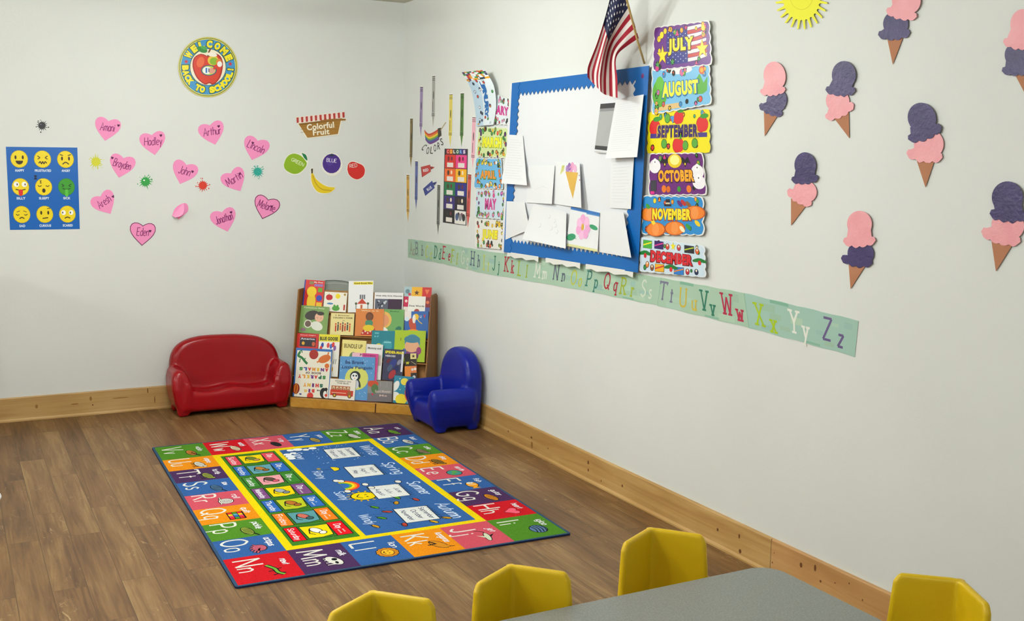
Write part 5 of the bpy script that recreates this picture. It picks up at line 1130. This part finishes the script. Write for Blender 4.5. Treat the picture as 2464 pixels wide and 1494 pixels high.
def book(label, tl, tr, tier, cover, art=None, lift=0.0, th=0.006, side='E8E4D8', hgt=None, name='book', rough=0.35, cat='book'):
    """tl, tr: top corners on the crop; the book stands on the ledge of its tier"""
    o = OFFS[tier]+lift; A_, B_ = rp(*BK(*tl), o), rp(*BK(*tr), o)
    ex = (B_-A_).normalized(); ey = (SL - ex*SL.dot(ex)).normalized(); w = (B_-A_).length
    mid = (A_+B_)/2; h = hgt or max(0.03, ((mid-SP).dot(SL)-LT[tier]-0.003)-abs(ex.dot(SL))*w/2)
    org = A_-ey*h; nn = ex.cross(ey).normalized()
    if nn.dot(SN) < 0: nn = -nn
    a = Art(lambda u, v, z: org+ex*(u*w)+ey*(v*h)+nn*(z-th), asp=w/h, rough=rough)
    a.slab([(0, 0), (1, 0), (1, 1), (0, 1)], th, cover, side)
    a.clip = True
    if art: art(a)
    a.build(name, label=label, cat=cat, group='picture books on the rack'); return a
def kid(a, skin, hair, body, x=.5, y=.55, r=.16):
    a.ell(x, y-r*1.9, r*1.5, c=body, L=2); a.ell(x, y+r*.25, r*1.15, c=hair, L=3); a.ell(x, y, r, c=skin, L=4)
    for s in (-1, 1): a.ell(x+s*r*.35/a.asp, y, r*.09, c='201818', L=5, n=8)
    a.line([(x-r*.25/a.asp, y-r*.4), (x, y-r*.5), (x+r*.25/a.asp, y-r*.4)], .012, '8A3028', 5)
T = lambda a, s, x, y, w, h, c, b=.03, L=6, g=0: a.text(s, x, y, w, h, c, L, b, g)
# top tier
def b1(a):
    a.rect(0, 0, .06, 1, '2A3A9A', 1); a.ell(.42, .28, .22, .30, 'F0C818', 2); a.ell(.40, .62, .17, c='F4D020', L=2); a.rect(.25, .86, .46, .96, '8A8A5A', 2); a.rect(.50, .80, .93, .88, '9A78C0', 2)
    T(a, 'My First', .70, .93, .44, .06, 'F4F0E8'); a.rect(.70, .62, .92, .76, '6AA82A', 2); a.ell(.80, .42, .10, c='2848B8', L=2); a.rect(.68, .12, .95, .28, 'E8C020', 2)
book('red picture book with a yellow figure, top left of the rack', (148, 55), (360, 70), 0, 'D8302A', b1)
def b2(a):
    a.ell(.20, .72, .15, c='C01820', L=2); a.ell(.26, .72, .14, c='C01820', L=2); a.line([(.22, .82), (.2, .94)], .012, '5A3010', 3); a.ell(.60, .80, .13, c='F2DC18', L=2)
    a.ell(.28, .40, .14, .05, '4A88C0', 2); a.ell(.55, .17, .17, .13, '4FA03A', 2); a.ell(.48, .30, .06, c='4FA03A', L=3); a.ell(.62, .30, .06, c='4FA03A', L=3); a.rect(.88, .1, .95, .38, 'C02820', 2); a.ell(.90, .90, .06, c='B08A30', L=2)
book('white board book with an apple, a sun and a frog on the cover', (358, 182), (597, 196), 0, 'F2EEE0', b2)
def b3(a):
    a.rect(.20, .88, .98, .97, 'F0E030', 1); T(a, 'Knock Knock Who', .59, .925, .72, .05, '2A2A1A')
    a.poly([(.40, .10), (.72, .10), (.72, .28), (.55, .42), (.40, .28)], 'F6F4F0', 2); a.poly([(.36, .27), (.76, .27), (.56, .44)], 'C8402A', 3); a.rect(.50, .12, .58, .24, 'C8602A', 3)
    for x in (.46, .54, .62): a.rect(x, .42, x+.06, .56, '6A7078', 2)
    for x in (.32, .80): a.line([(x, .1), (x, .26)], .02, '3A4A30', 2); a.ell(x, .28, .04, c='4A5A3A', L=3)
book('tall white book with a small red-roofed house, middle of the top tier', (612, 70), (874, 68), 0, 'EEF0F2', b3)
def b4(a):
    T(a, 'With Silly Kids Rhymes', .5, .84, .92, .07, '383038'); a.rect(.03, .1, .48, .70, '5A6070', 1); a.rect(.48, .1, .97, .70, '3A1E3C', 1)
    for i in range(12): r = random.Random(i); a.ell(r.uniform(.08, .42), r.uniform(.2, .6), .05, c=('C8CCD4', '2A3040')[i % 2], L=2, n=8)
book('white book with a dark purple night photograph, top tier', (886, 190), (1190, 196), 0, 'EEECEC', b4)
def b5(a):
    for x0, x1, y0, y1, c in ((0, .27, .66, 1, 'A9C4CC'), (.27, .66, .66, 1, 'F0B42C'), (.66, 1, .66, 1, 'CC2A2A'), (0, .2, .3, .66, 'C81E50'), (.80, 1, .3, .66, '8A2430'), (0, .3, 0, .3, 'E8E0D8'), (.7, 1, 0, .3, '4A5A9A')): a.rect(x0, y0, x1, y1, c, 1)
    a.rect(.17, .05, .80, .68, 'F2F0EA', 2); T(a, 'First Words', .49, .34, .56, .06, '3A3A3A'); a.poly(star_pts(.46, .80, .10, asp=a.asp), '5A3818', 2)
    a.ell(.12, .84, .08, c='6A8A98', L=2); a.ell(.2, .74, .05, c='C83848', L=3); a.poly([(.75, .92), (.93, .92), (.84, .74)], 'E8784A', 2); a.ell(.88, .48, .06, c='E07A50', L=2); a.ell(.5, .14, .10, c='A84030', L=3); a.ell(.09, .5, .05, c='F0D8D0', L=2)
book('First Words book edged with bright colour squares, top right of the rack', (1203, 130), (1490, 140), 0, 'E8E4DC', b5)
# second tier
def bb(hair, skin, x=.62, y=.58, top='', tc='E8F0D8', body='C8D4B8'):
    def f(a): kid(a, skin, hair, body, x, y, .20); T(a, top, .5, .93, .8, .06, tc)
    return f
def g1(a):
    a.ell(.42, .66, .26, .17, '3A342E', 2, 15); a.ell(.68, .60, .17, c='EAB79A', L=3); a.ell(.72, .74, .13, .07, '3A342E', 4); a.ell(.62, .28, .22, .16, 'E4E8DC', 2, -20); a.ell(.30, .34, .15, c='EAE6DA', L=3); a.ell(.30, .34, .115, c='6A5648', L=4)
    for x in (.62, .75): a.ell(x, .58, .012, c='201818', L=5)
    T(a, 'Peekaboo Baby', .48, .92, .74, .06, 'D8E8B8'); a.ell(.15, .12, .10, .06, '8A6A78', 2)
book('green board book with a dark-haired baby, left of the second tier', (110, 325), (405, 345), 1, '7FA35C', g1)
def cf(a):
    T(a, 'COLORS', .30, .79, .40, .06, '5A3A18'); T(a, 'of the', .56, .79, .14, .04, '5A3A18'); T(a, 'FARM', .79, .79, .26, .06, '5A3A18'); T(a, 'I Know', .5, .90, .6, .05, '7A5A28')
    for i in range(7): x = .20+i*.10; a.rect(x, .16+.03*(i % 3), x+.06, .44+.05*(i % 2), ('C83A22', '3A3A3A', 'D8702A', '8A2A20')[i % 4], 2); a.ell(x+.03, .50+.05*(i % 2), .04, c=('D83A22', '4A4A40')[i % 2], L=3)
    a.line([(.5, .62), (.56, .68), (.6, .64)], .014, '4A3A20', 2)
book('cream book titled COLORS of FARM with red and black figures', (425, 408), (672, 415), 1, 'EBDD9A', cf)
def wo(a):
    a.ell(.5, .72, .14, .16, '6A3A20', 2); a.ell(.49, .70, .10, .12, '7A4828', 3); a.ell(.49, .48, .14, .13, '4A9070', 2); a.ell(.48, .30, .20, .12, 'E8C828', 2); a.poly([(.2, .05), (.78, .05), (.70, .30), (.32, .30)], 'C03028', 1); T(a, 'Who is it', .5, .93, .62, .05, 'F4D8B0'); 
    for i in range(6): a.ell(.28+i*.09, .12+.06*(i % 2), .03, c='E8D8C0', L=3)
book('orange board book with a child in a bobble hat, middle of the second tier', (688, 362), (985, 368), 1, 'DD8540', wo, lift=0.0075)
def g2(a):
    a.ell(.14, .62, .30, c='E8B860', L=2); a.ell(.12, .60, .22, c='E2986A', L=3); a.ell(.08, .16, .3, .22, 'F0ECE4', 2); a.ell(.78, .30, .14, .10, '2E7A60', 2, 30); T(a, 'Baby', .6, .92, .4, .06, '3A7A3A')
book('green board book half hidden behind the orange one', (950, 366), (1200, 372), 1, '6FA860', g2)
def pel(a):
    a.rect(0, .68, .28, 1, 'EEE6E0', 1); a.ell(.10, .72, .08, c='D8E8F4', L=2); a.ell(.34, .50, .14, .26, 'C04A30', 2, 20); a.ell(.48, .80, .11, c='EEC030', L=3); a.ell(.40, .72, .07, .16, 'F2EEE8', 3); a.line([(.5, .78), (.62, .62), (.74, .54)], .03, 'E8C040', 3)
    a.ell(.36, .20, .30, .15, 'F09028', 4, a0=0, a1=180); T(a, 'V', .84, .82, .10, .14, 'E04038', .05); T(a, 'U', .68, .80, .08, .10, 'D8E0F0', .03); a.poly([(.2, .05), (.55, .05), (.5, .18), (.25, .18)], 'E8E0D0', 5)
book('blue book with a long-beaked bird, right of the second tier', (1203, 392), (1455, 390), 1, '2F66B0', pel)
# third tier
def na(a):
    T(a, 'Good Night', .5, .92, .72, .05, 'F0C8C0'); a.rect(.14, .42, .88, .82, '2A2630', 2); T(a, 'America', .5, .76, .66, .08, 'E8E8F0'); a.ell(.30, .56, .07, .08, 'E8B030', 3); a.ell(.78, .54, .08, .10, 'C85A30', 3)
book('red book titled Good Night America, left of the third tier', (70, 620), (296, 630), 2, 'D02E2C', na)
def mk(a):
    T(a, 'WHO', .20, .90, .18, .07, '7AD0D8', .04); T(a, 'IS IT', .20, .78, .18, .06, '7AD0D8', .04); a.ell(.62, .45, .22, .20, '3C9AA8', 1); a.ell(.30, .40, .13, c='D8D040', L=2); a.rect(.5, .55, .8, .6, '8AD0D8', 2)
book('teal picture book mostly behind the lime green one', (858, 592), (1120, 600), 2, '1E8290', mk, hgt=.17)
def lm(a):
    a.ell(.58, .62, .26, c='4A8AA4', L=2); a.ell(.57, .50, .235, .20, 'E3AC84', 3); a.ell(.57, .72, .26, .12, '3F7E98', 4); a.ell(.56, .20, .24, .17, '7A3A78', 2); a.ell(.33, .32, .07, .10, '5A6AA8', 3); a.ell(.80, .36, .08, .12, '9A3A78', 3); a.line([(.20, .66), (.21, .74), (.18, .74)], .014, '4A5A20', 2); a.ell(.12, .2, .05, c='A8C838', L=2)
book('lime green board book with a child in a blue hat', (1102, 588), (1428, 598), 2, 'A8C422', lm, lift=0.0075)
# fourth tier
def bg(a):
    a.rect(0, .83, 1, 1, 'EADC30', 1); T(a, 'BLUE GOOSE', .48, .90, .86, .085, '1E2A1E', .05)
    for x, y, c in ((.18, .74, '2A4AA8'), (.12, .66, 'D83A2A'), (.46, .74, 'D84A48'), (.60, .72, '4A6AC0'), (.70, .76, 'D83A2A'), (.78, .68, '8A5AA8')): a.ell(x, y, .07, .06, c, 2, 30)
    for i in range(3): a.line([(.70+i*.09, .42), (.66+i*.09, .30)], .012, '3A5A50', 2)
    a.ell(.66, .18, .10, .07, 'E0A020', 2)
book('tall white book titled BLUE GOOSE on a yellow band', (300, 632), (520, 640), 3, 'F0EEE8', bg)
def bu(a):
    T(a, 'BUNDLE UP', .48, .84, .76, .11, '6A5A2A', .02); a.ell(.50, .55, .16, .14, '6A8A5A', 2); a.rect(.36, .45, .64, .55, '4A7A48', 3); a.rect(0, .1, .05, .9, 'D8C870', 1)
book('pale yellow book titled BUNDLE UP', (545, 688), (798, 704), 3, 'EFE28E', bu)
def mm(a):
    T(a, 'Mommy and', .5, .88, .8, .08, '5A5A60'); a.rect(.08, .45, .5, .72, 'A82A2A', 2); a.ell(.25, .6, .08, c='F0E4DC', L=3); a.ell(.42, .62, .06, c='E8D0C0', L=3); a.rect(.55, .40, .95, .70, 'C8B8B0', 2)
book('small white book with dark red pictures behind the blue penguin book', (800, 735), (975, 745), 3, 'EDEBE8', mm)
def sp(a):
    T(a, 'SPIDER-MAN', .52, .90, .92, .09, 'F0E028', .05); T(a, 'HEROES', .34, .78, .50, .06, 'D8D8E0', .04)
    for i, (x, y, q, c) in enumerate(((.5, .55, .2, '2A3A88'), (.35, .4, .15, '4A5A78'), (.65, .35, .18, '1E2A60'), (.5, .2, .2, 'A83038'), (.8, .6, .12, '8A8AA0'), (.25, .62, .1, '6A2030'))): a.ell(x, y, q, q*.6, c, 2+i, 35)
    a.rect(.9, .3, 1, .95, 'D8DCE8', 1)
book('dark comic book with a yellow title, left of the black and orange book', (988, 785), (1198, 800), 3, '3A3A58', sp)
def bo(a):
    for x0, x1, y0, y1, c in ((0, .5, .55, 1, '1E1A18'), (.5, 1, .8, 1, 'E8D890'), (.5, 1, .55, .8, '2A2420'), (0, .5, 0, .55, 'E88A34'), (.5, 1, .3, .55, 'E07A40'), (.5, 1, 0, .3, '2A2220')): a.rect(x0, y0, x1, y1, c, 1)
    T(a, 'W', .25, .66, .3, .1, 'E8E030', .05); a.poly(star_pts(.75, .9, .07, asp=a.asp), '3A2A18', 2); a.ell(.65, .42, .05, c='E8D8D0', L=2); a.ell(.88, .44, .05, c='F0E8E0', L=2); a.ell(.78, .15, .06, c='D8D8E0', L=2); a.line([(.55, .72), (.95, .60)], .02, 'B09A80', 2)
book('black and orange board book above the blue armchair', (1200, 840), (1325, 835), 3, '2A2420', bo)
# bottom tier
def big(a):
    a.rect(.04, .0, .97, .95, 'F0ECDC', 1)
    W_ = lambda s, x, y, w, h, c, **k: a.text(s, x, y, w, h, c, 4, .07, 180)
    pal = ['D8302A', 'E8962A', '2A8A3A', '6A2A80', 'D8302A', '1E6A50', 'E8B82A', '2A4AA8']
    def row(s, x0, x1, y, h, off=0):
        n = len(s)
        for i, ch in enumerate(s):
            if ch != ' ': a.text(ch, x1-(x1-x0)*(i+.5)/n, y, (x1-x0)/n*(.5 if ch == 'I' else .8), h, pal[(i*3+off) % 8], 4, .08, 180)
    row('ANIMALS', .12, .94, .575, .07); a.text('BOOK OF', .52, .50, .42, .045, '5A3A28', 4, .04, 180); row('SPARKLY', .10, .88, .42, .075, 2); row('SHINY', .26, .82, .25, .075, 5); row('BIG', .30, .60, .135, .07, 0); a.text('THE', .72, .15, .14, .03, '2A2A2A', 4, .04, 180)
    a.line([(.12, .92), (.08, .84), (.18, .80), (.28, .72), (.34, .68)], .05, '1E7A3A', 3, sm=True); a.line([(.10, .92), (.16, .95), (.18, .90)], .02, '1E7A3A', 3); a.line([(.14, .78), (.12, .70)], .02, '1E7A3A', 3); a.line([(.24, .74), (.28, .80)], .02, '1E7A3A', 3)
    a.ell(.50, .88, .10, c='A8281E', L=2); a.ell(.80, .80, .17, .08, 'D8702A', 3, 15); a.line([(.86, .8), (.90, .94)], .03, 'D8702A', 3); a.line([(.72, .78), (.60, .72)], .03, 'D8702A', 3); a.ell(.88, .66, .05, c='D8702A', L=3); a.line([(.95, .8), (.98, .7)], .02, 'F0E8D8', 3)
    a.ell(.08, .16, .10, .11, '9A2A20', 2); a.ell(.08, .16, .05, .10, 'E8962A', 3); a.ell(.08, .16, .02, .09, '9A2A20', 4); a.ell(.84, .10, .10, .11, '16161A', 2, 20); a.ell(.88, .08, .05, .07, 'F0F0EC', 3); a.ell(.90, .18, .035, c='16161A', L=3); a.ell(.91, .06, .03, c='D83A30', L=4); a.ell(.48, .03, .07, c='D8382A', L=2); a.rect(.18, .04, .24, .07, '2A3A88', 2)
book('large blue-edged book of shiny sparkly animals standing upside down', (55, 775), (440, 795), 4, '2E6CB8', big, th=.011)
def bus(a):
    T(a, 'WHEELS ON', .5, .90, .62, .07, '7A7A60'); T(a, 'THE BUS', .5, .80, .45, .07, '7A7A60'); a.rect(.05, .18, .93, .46, 'D03A22', 2); a.rect(.08, .46, .80, .66, 'B05A34', 2)
    for i in range(5): a.rect(.12+i*.14, .49, .21+i*.14, .62, 'E8D8B0', 3); a.ell(.165+i*.14, .53, .035, c='8A4A30', L=4)
    for x in (.22, .80): a.ell(x, .18, .10, c='3A1A14', L=3); a.ell(x, .18, .06, c='E0B020', L=4)
    a.rect(.72, .22, .86, .42, '9A6030', 3); a.rect(.1, .3, .66, .33, 'E8D0B0', 3)
book('white board book with a red bus full of riders, bottom tier', (415, 1100), (688, 1120), 4, 'F0EBE0', bus, lift=0.0075)
def pen(a):
    T(a, 'Be Brave', .42, .87, .52, .08, '2A4A7A', .03); T(a, 'Little Penguin', .50, .74, .86, .09, '2A4A7A', .03); a.ell(.50, .50, .33, .27, 'D8DC70', 1)
    a.ell(.46, .55, .15, .12, '1E2A34', 2); a.ell(.44, .54, .10, .085, 'F0F2F4', 3); a.ell(.41, .56, .022, c='1E2A34', L=4); a.ell(.49, .56, .022, c='1E2A34', L=4); a.ell(.58, .38, .035, .10, '26323C', 2, 20); a.ell(.50, .36, .07, .10, 'D8DCE8', 2); a.poly([(.43, .51), (.47, .51), (.45, .48)], 'E8A020', 5)
    r = random.Random(5)
    for i in range(34): a.ell(r.uniform(.04, .96), r.uniform(.04, .96), .010, c='C8DCF0', L=1.5, n=6)
book('pink book peeking out behind the light blue penguin book', (650, 825), (925, 842), 4, 'D84A98', lambda a: [a.ell(.16, .95, .14, c='E8B8C8', L=1), T(a, 'Princess', .6, .96, .6, .05, '8A2A60')], lift=-0.0075)
book('light blue book titled Be Brave Little Penguin', (520, 865), (893, 878), 4, '5A98D0', pen)
def gm(a):
    a.rect(0, 0, 1, .4, '7A7478', 1); a.ell(.20, .85, .22, .16, 'D0563A', 2); T(a, 'Good Monster', .60, .50, .62, .12, 'D8C8C4', .02); T(a, 'Me', .62, .30, .3, .1, 'D8C0B8', .02); a.ell(.28, .62, .14, .22, '5A7A50', 3); a.ell(.2, .35, .05, c='C83A4A', L=4); a.line([(.5, .95), (.5, .75)], .01, 'B8B8BC', 2); a.line([(.75, .95), (.75, .7)], .01, 'B8B8BC', 2)
    a.rect(.96, 0, 1, 1, '3A2418', 2)
book('grey glossy book with an orange patch in its corner, bottom tier', (815, 1122), (1085, 1130), 4, '92908E', gm, lift=0.0075, rough=.2)
def te(a):
    a.ell(.12, .62, .22, .14, 'F2F2EE', 2, 50); a.ell(.10, .25, .28, .16, 'F2F2EE', 2); a.ell(.55, .80, .20, .13, 'F0DC50', 2); a.ell(.45, .15, .30, .2, 'F0DC30', 3); a.ell(.72, .32, .10, .22, 'D84A3A', 4, 20); a.ell(.9, .15, .14, .15, 'F2EEE4', 4)
    for x, y in ((.35, .5), (.6, .62), (.3, .9)): a.ell(x, y, .02, c='E8F0F0', L=3)
book('teal patterned book at the right end of the bottom tier beside the blue armchair', (1095, 1068), (1300, 1085), 4, '2A8AA8', te)
# grey plastic tray standing behind the books at the top
tp = [rp(*BK(x, y), 0.0) for x, y in ((340, 70), (470, 62), (600, 85), (636, 110))]
a = Art(lambda u, v, z: rp(*BK(u, v), -0.02)+SN*z, yd=True, rough=0.3)
a.slab([(330, 75), (380, 62), (470, 60), (560, 68), (615, 80), (640, 108), (636, 150), (620, 220), (340, 220)], 0.008, '7E857E', '4A524E')
a.line([(335, 80), (380, 68), (470, 66), (560, 75), (610, 86), (632, 112)], 7, '3C4440', 1); a.line([(345, 100), (470, 92), (600, 104)], 5, 'A8AEA8', 1)
a.build('plastic_tray', label='grey plastic tray edge sticking up behind the top row of books', cat='tray')

# ================================================================== small flag on a stick
fl_pole = [WR(1551, 153, 0.012), WR(1534, 98, 0.07), WR(1515, 25, 0.14), WR(1492, -60, 0.22), WR(1488, -75, 0.235)]
flag = empty('flag', fl_pole[0], label='small American flag on a wooden stick above the whiteboard', cat='flag')
bm = bmesh.new(); tube(bm, [p-flag.location for p in fl_pole], 0.0045, 10); bm_obj('stick', bm, mat('C0A468', 0.5), flag, True)
BTM = [(1537, 92, .07), (1512, 108, .08), (1487, 128, .09), (1479, 150, .10), (1482, 190, .10), (1482, 236, .10)]
TOPE = [(1488, -75, .235), (1472, -20, .22), (1455, 45, .19), (1436, 105, .165), (1415, 160, .145), (1414, 186, .13)]
sb, stp = smooth_pts(BTM, 5), smooth_pts(TOPE, 5)
def flag_pt(s, t, z=0):
    """s along the fly 0..1 from the stick, t from the lower edge 0 to the top edge 1"""
    i = s*(len(sb)-1); k = min(int(i), len(sb)-2); f = i-k
    b = [sb[k][j]*(1-f)+sb[k+1][j]*f for j in range(3)]; tt = [stp[k][j]*(1-f)+stp[k+1][j]*f for j in range(3)]
    x, y, o = [b[j]*(1-t)+tt[j]*t for j in range(3)]
    bend = math.sin(PI*t)*min(1, s*2.2)
    x += 7*bend*(1-s)*(-1) + 5*math.sin(t*9+1)*s*(1-t); y += 10*math.sin(PI*t)*s
    return WR(x, y, o+0.018*math.sin(t*11+s*2)*min(1, s*2)+z)
a = Art(lambda u, v, z: flag_pt(u, v, z), rough=0.75)
a.grid(30, 52, lambda u, v: '20264A' if (v > 6/13 and u < 0.42) else ('A81E34' if int(v*13) % 2 == 0 else 'EDE6E2'))
me_f = a
for i in range(9):
    for j in range(5 if i % 2 == 0 else 4):
        t = 6/13+7/13*(i+1)/10; s = 0.42*((j+.5+(i % 2)*.5))/5.2
        c0 = flag_pt(s, t); e1_ = (flag_pt(s+.02, t)-c0).normalized(); e2_ = (flag_pt(s, t+.02)-c0).normalized(); nf = e1_.cross(e2_).normalized()
        if nf.dot(CAM-c0) < 0: nf = -nf
        up_ = e2_; r1 = e1_
        pts = [c0+nf*0.0018+(r1*math.cos(math.radians(18*q*2+90))+up_*math.sin(math.radians(36*q+90)))*(0.0075 if q % 2 == 0 else 0.0036) for q in range(10)]
        a.raw(pts, [tuple(range(10))], 'F0EEF0')
a.build('cloth', flag, smooth=False)
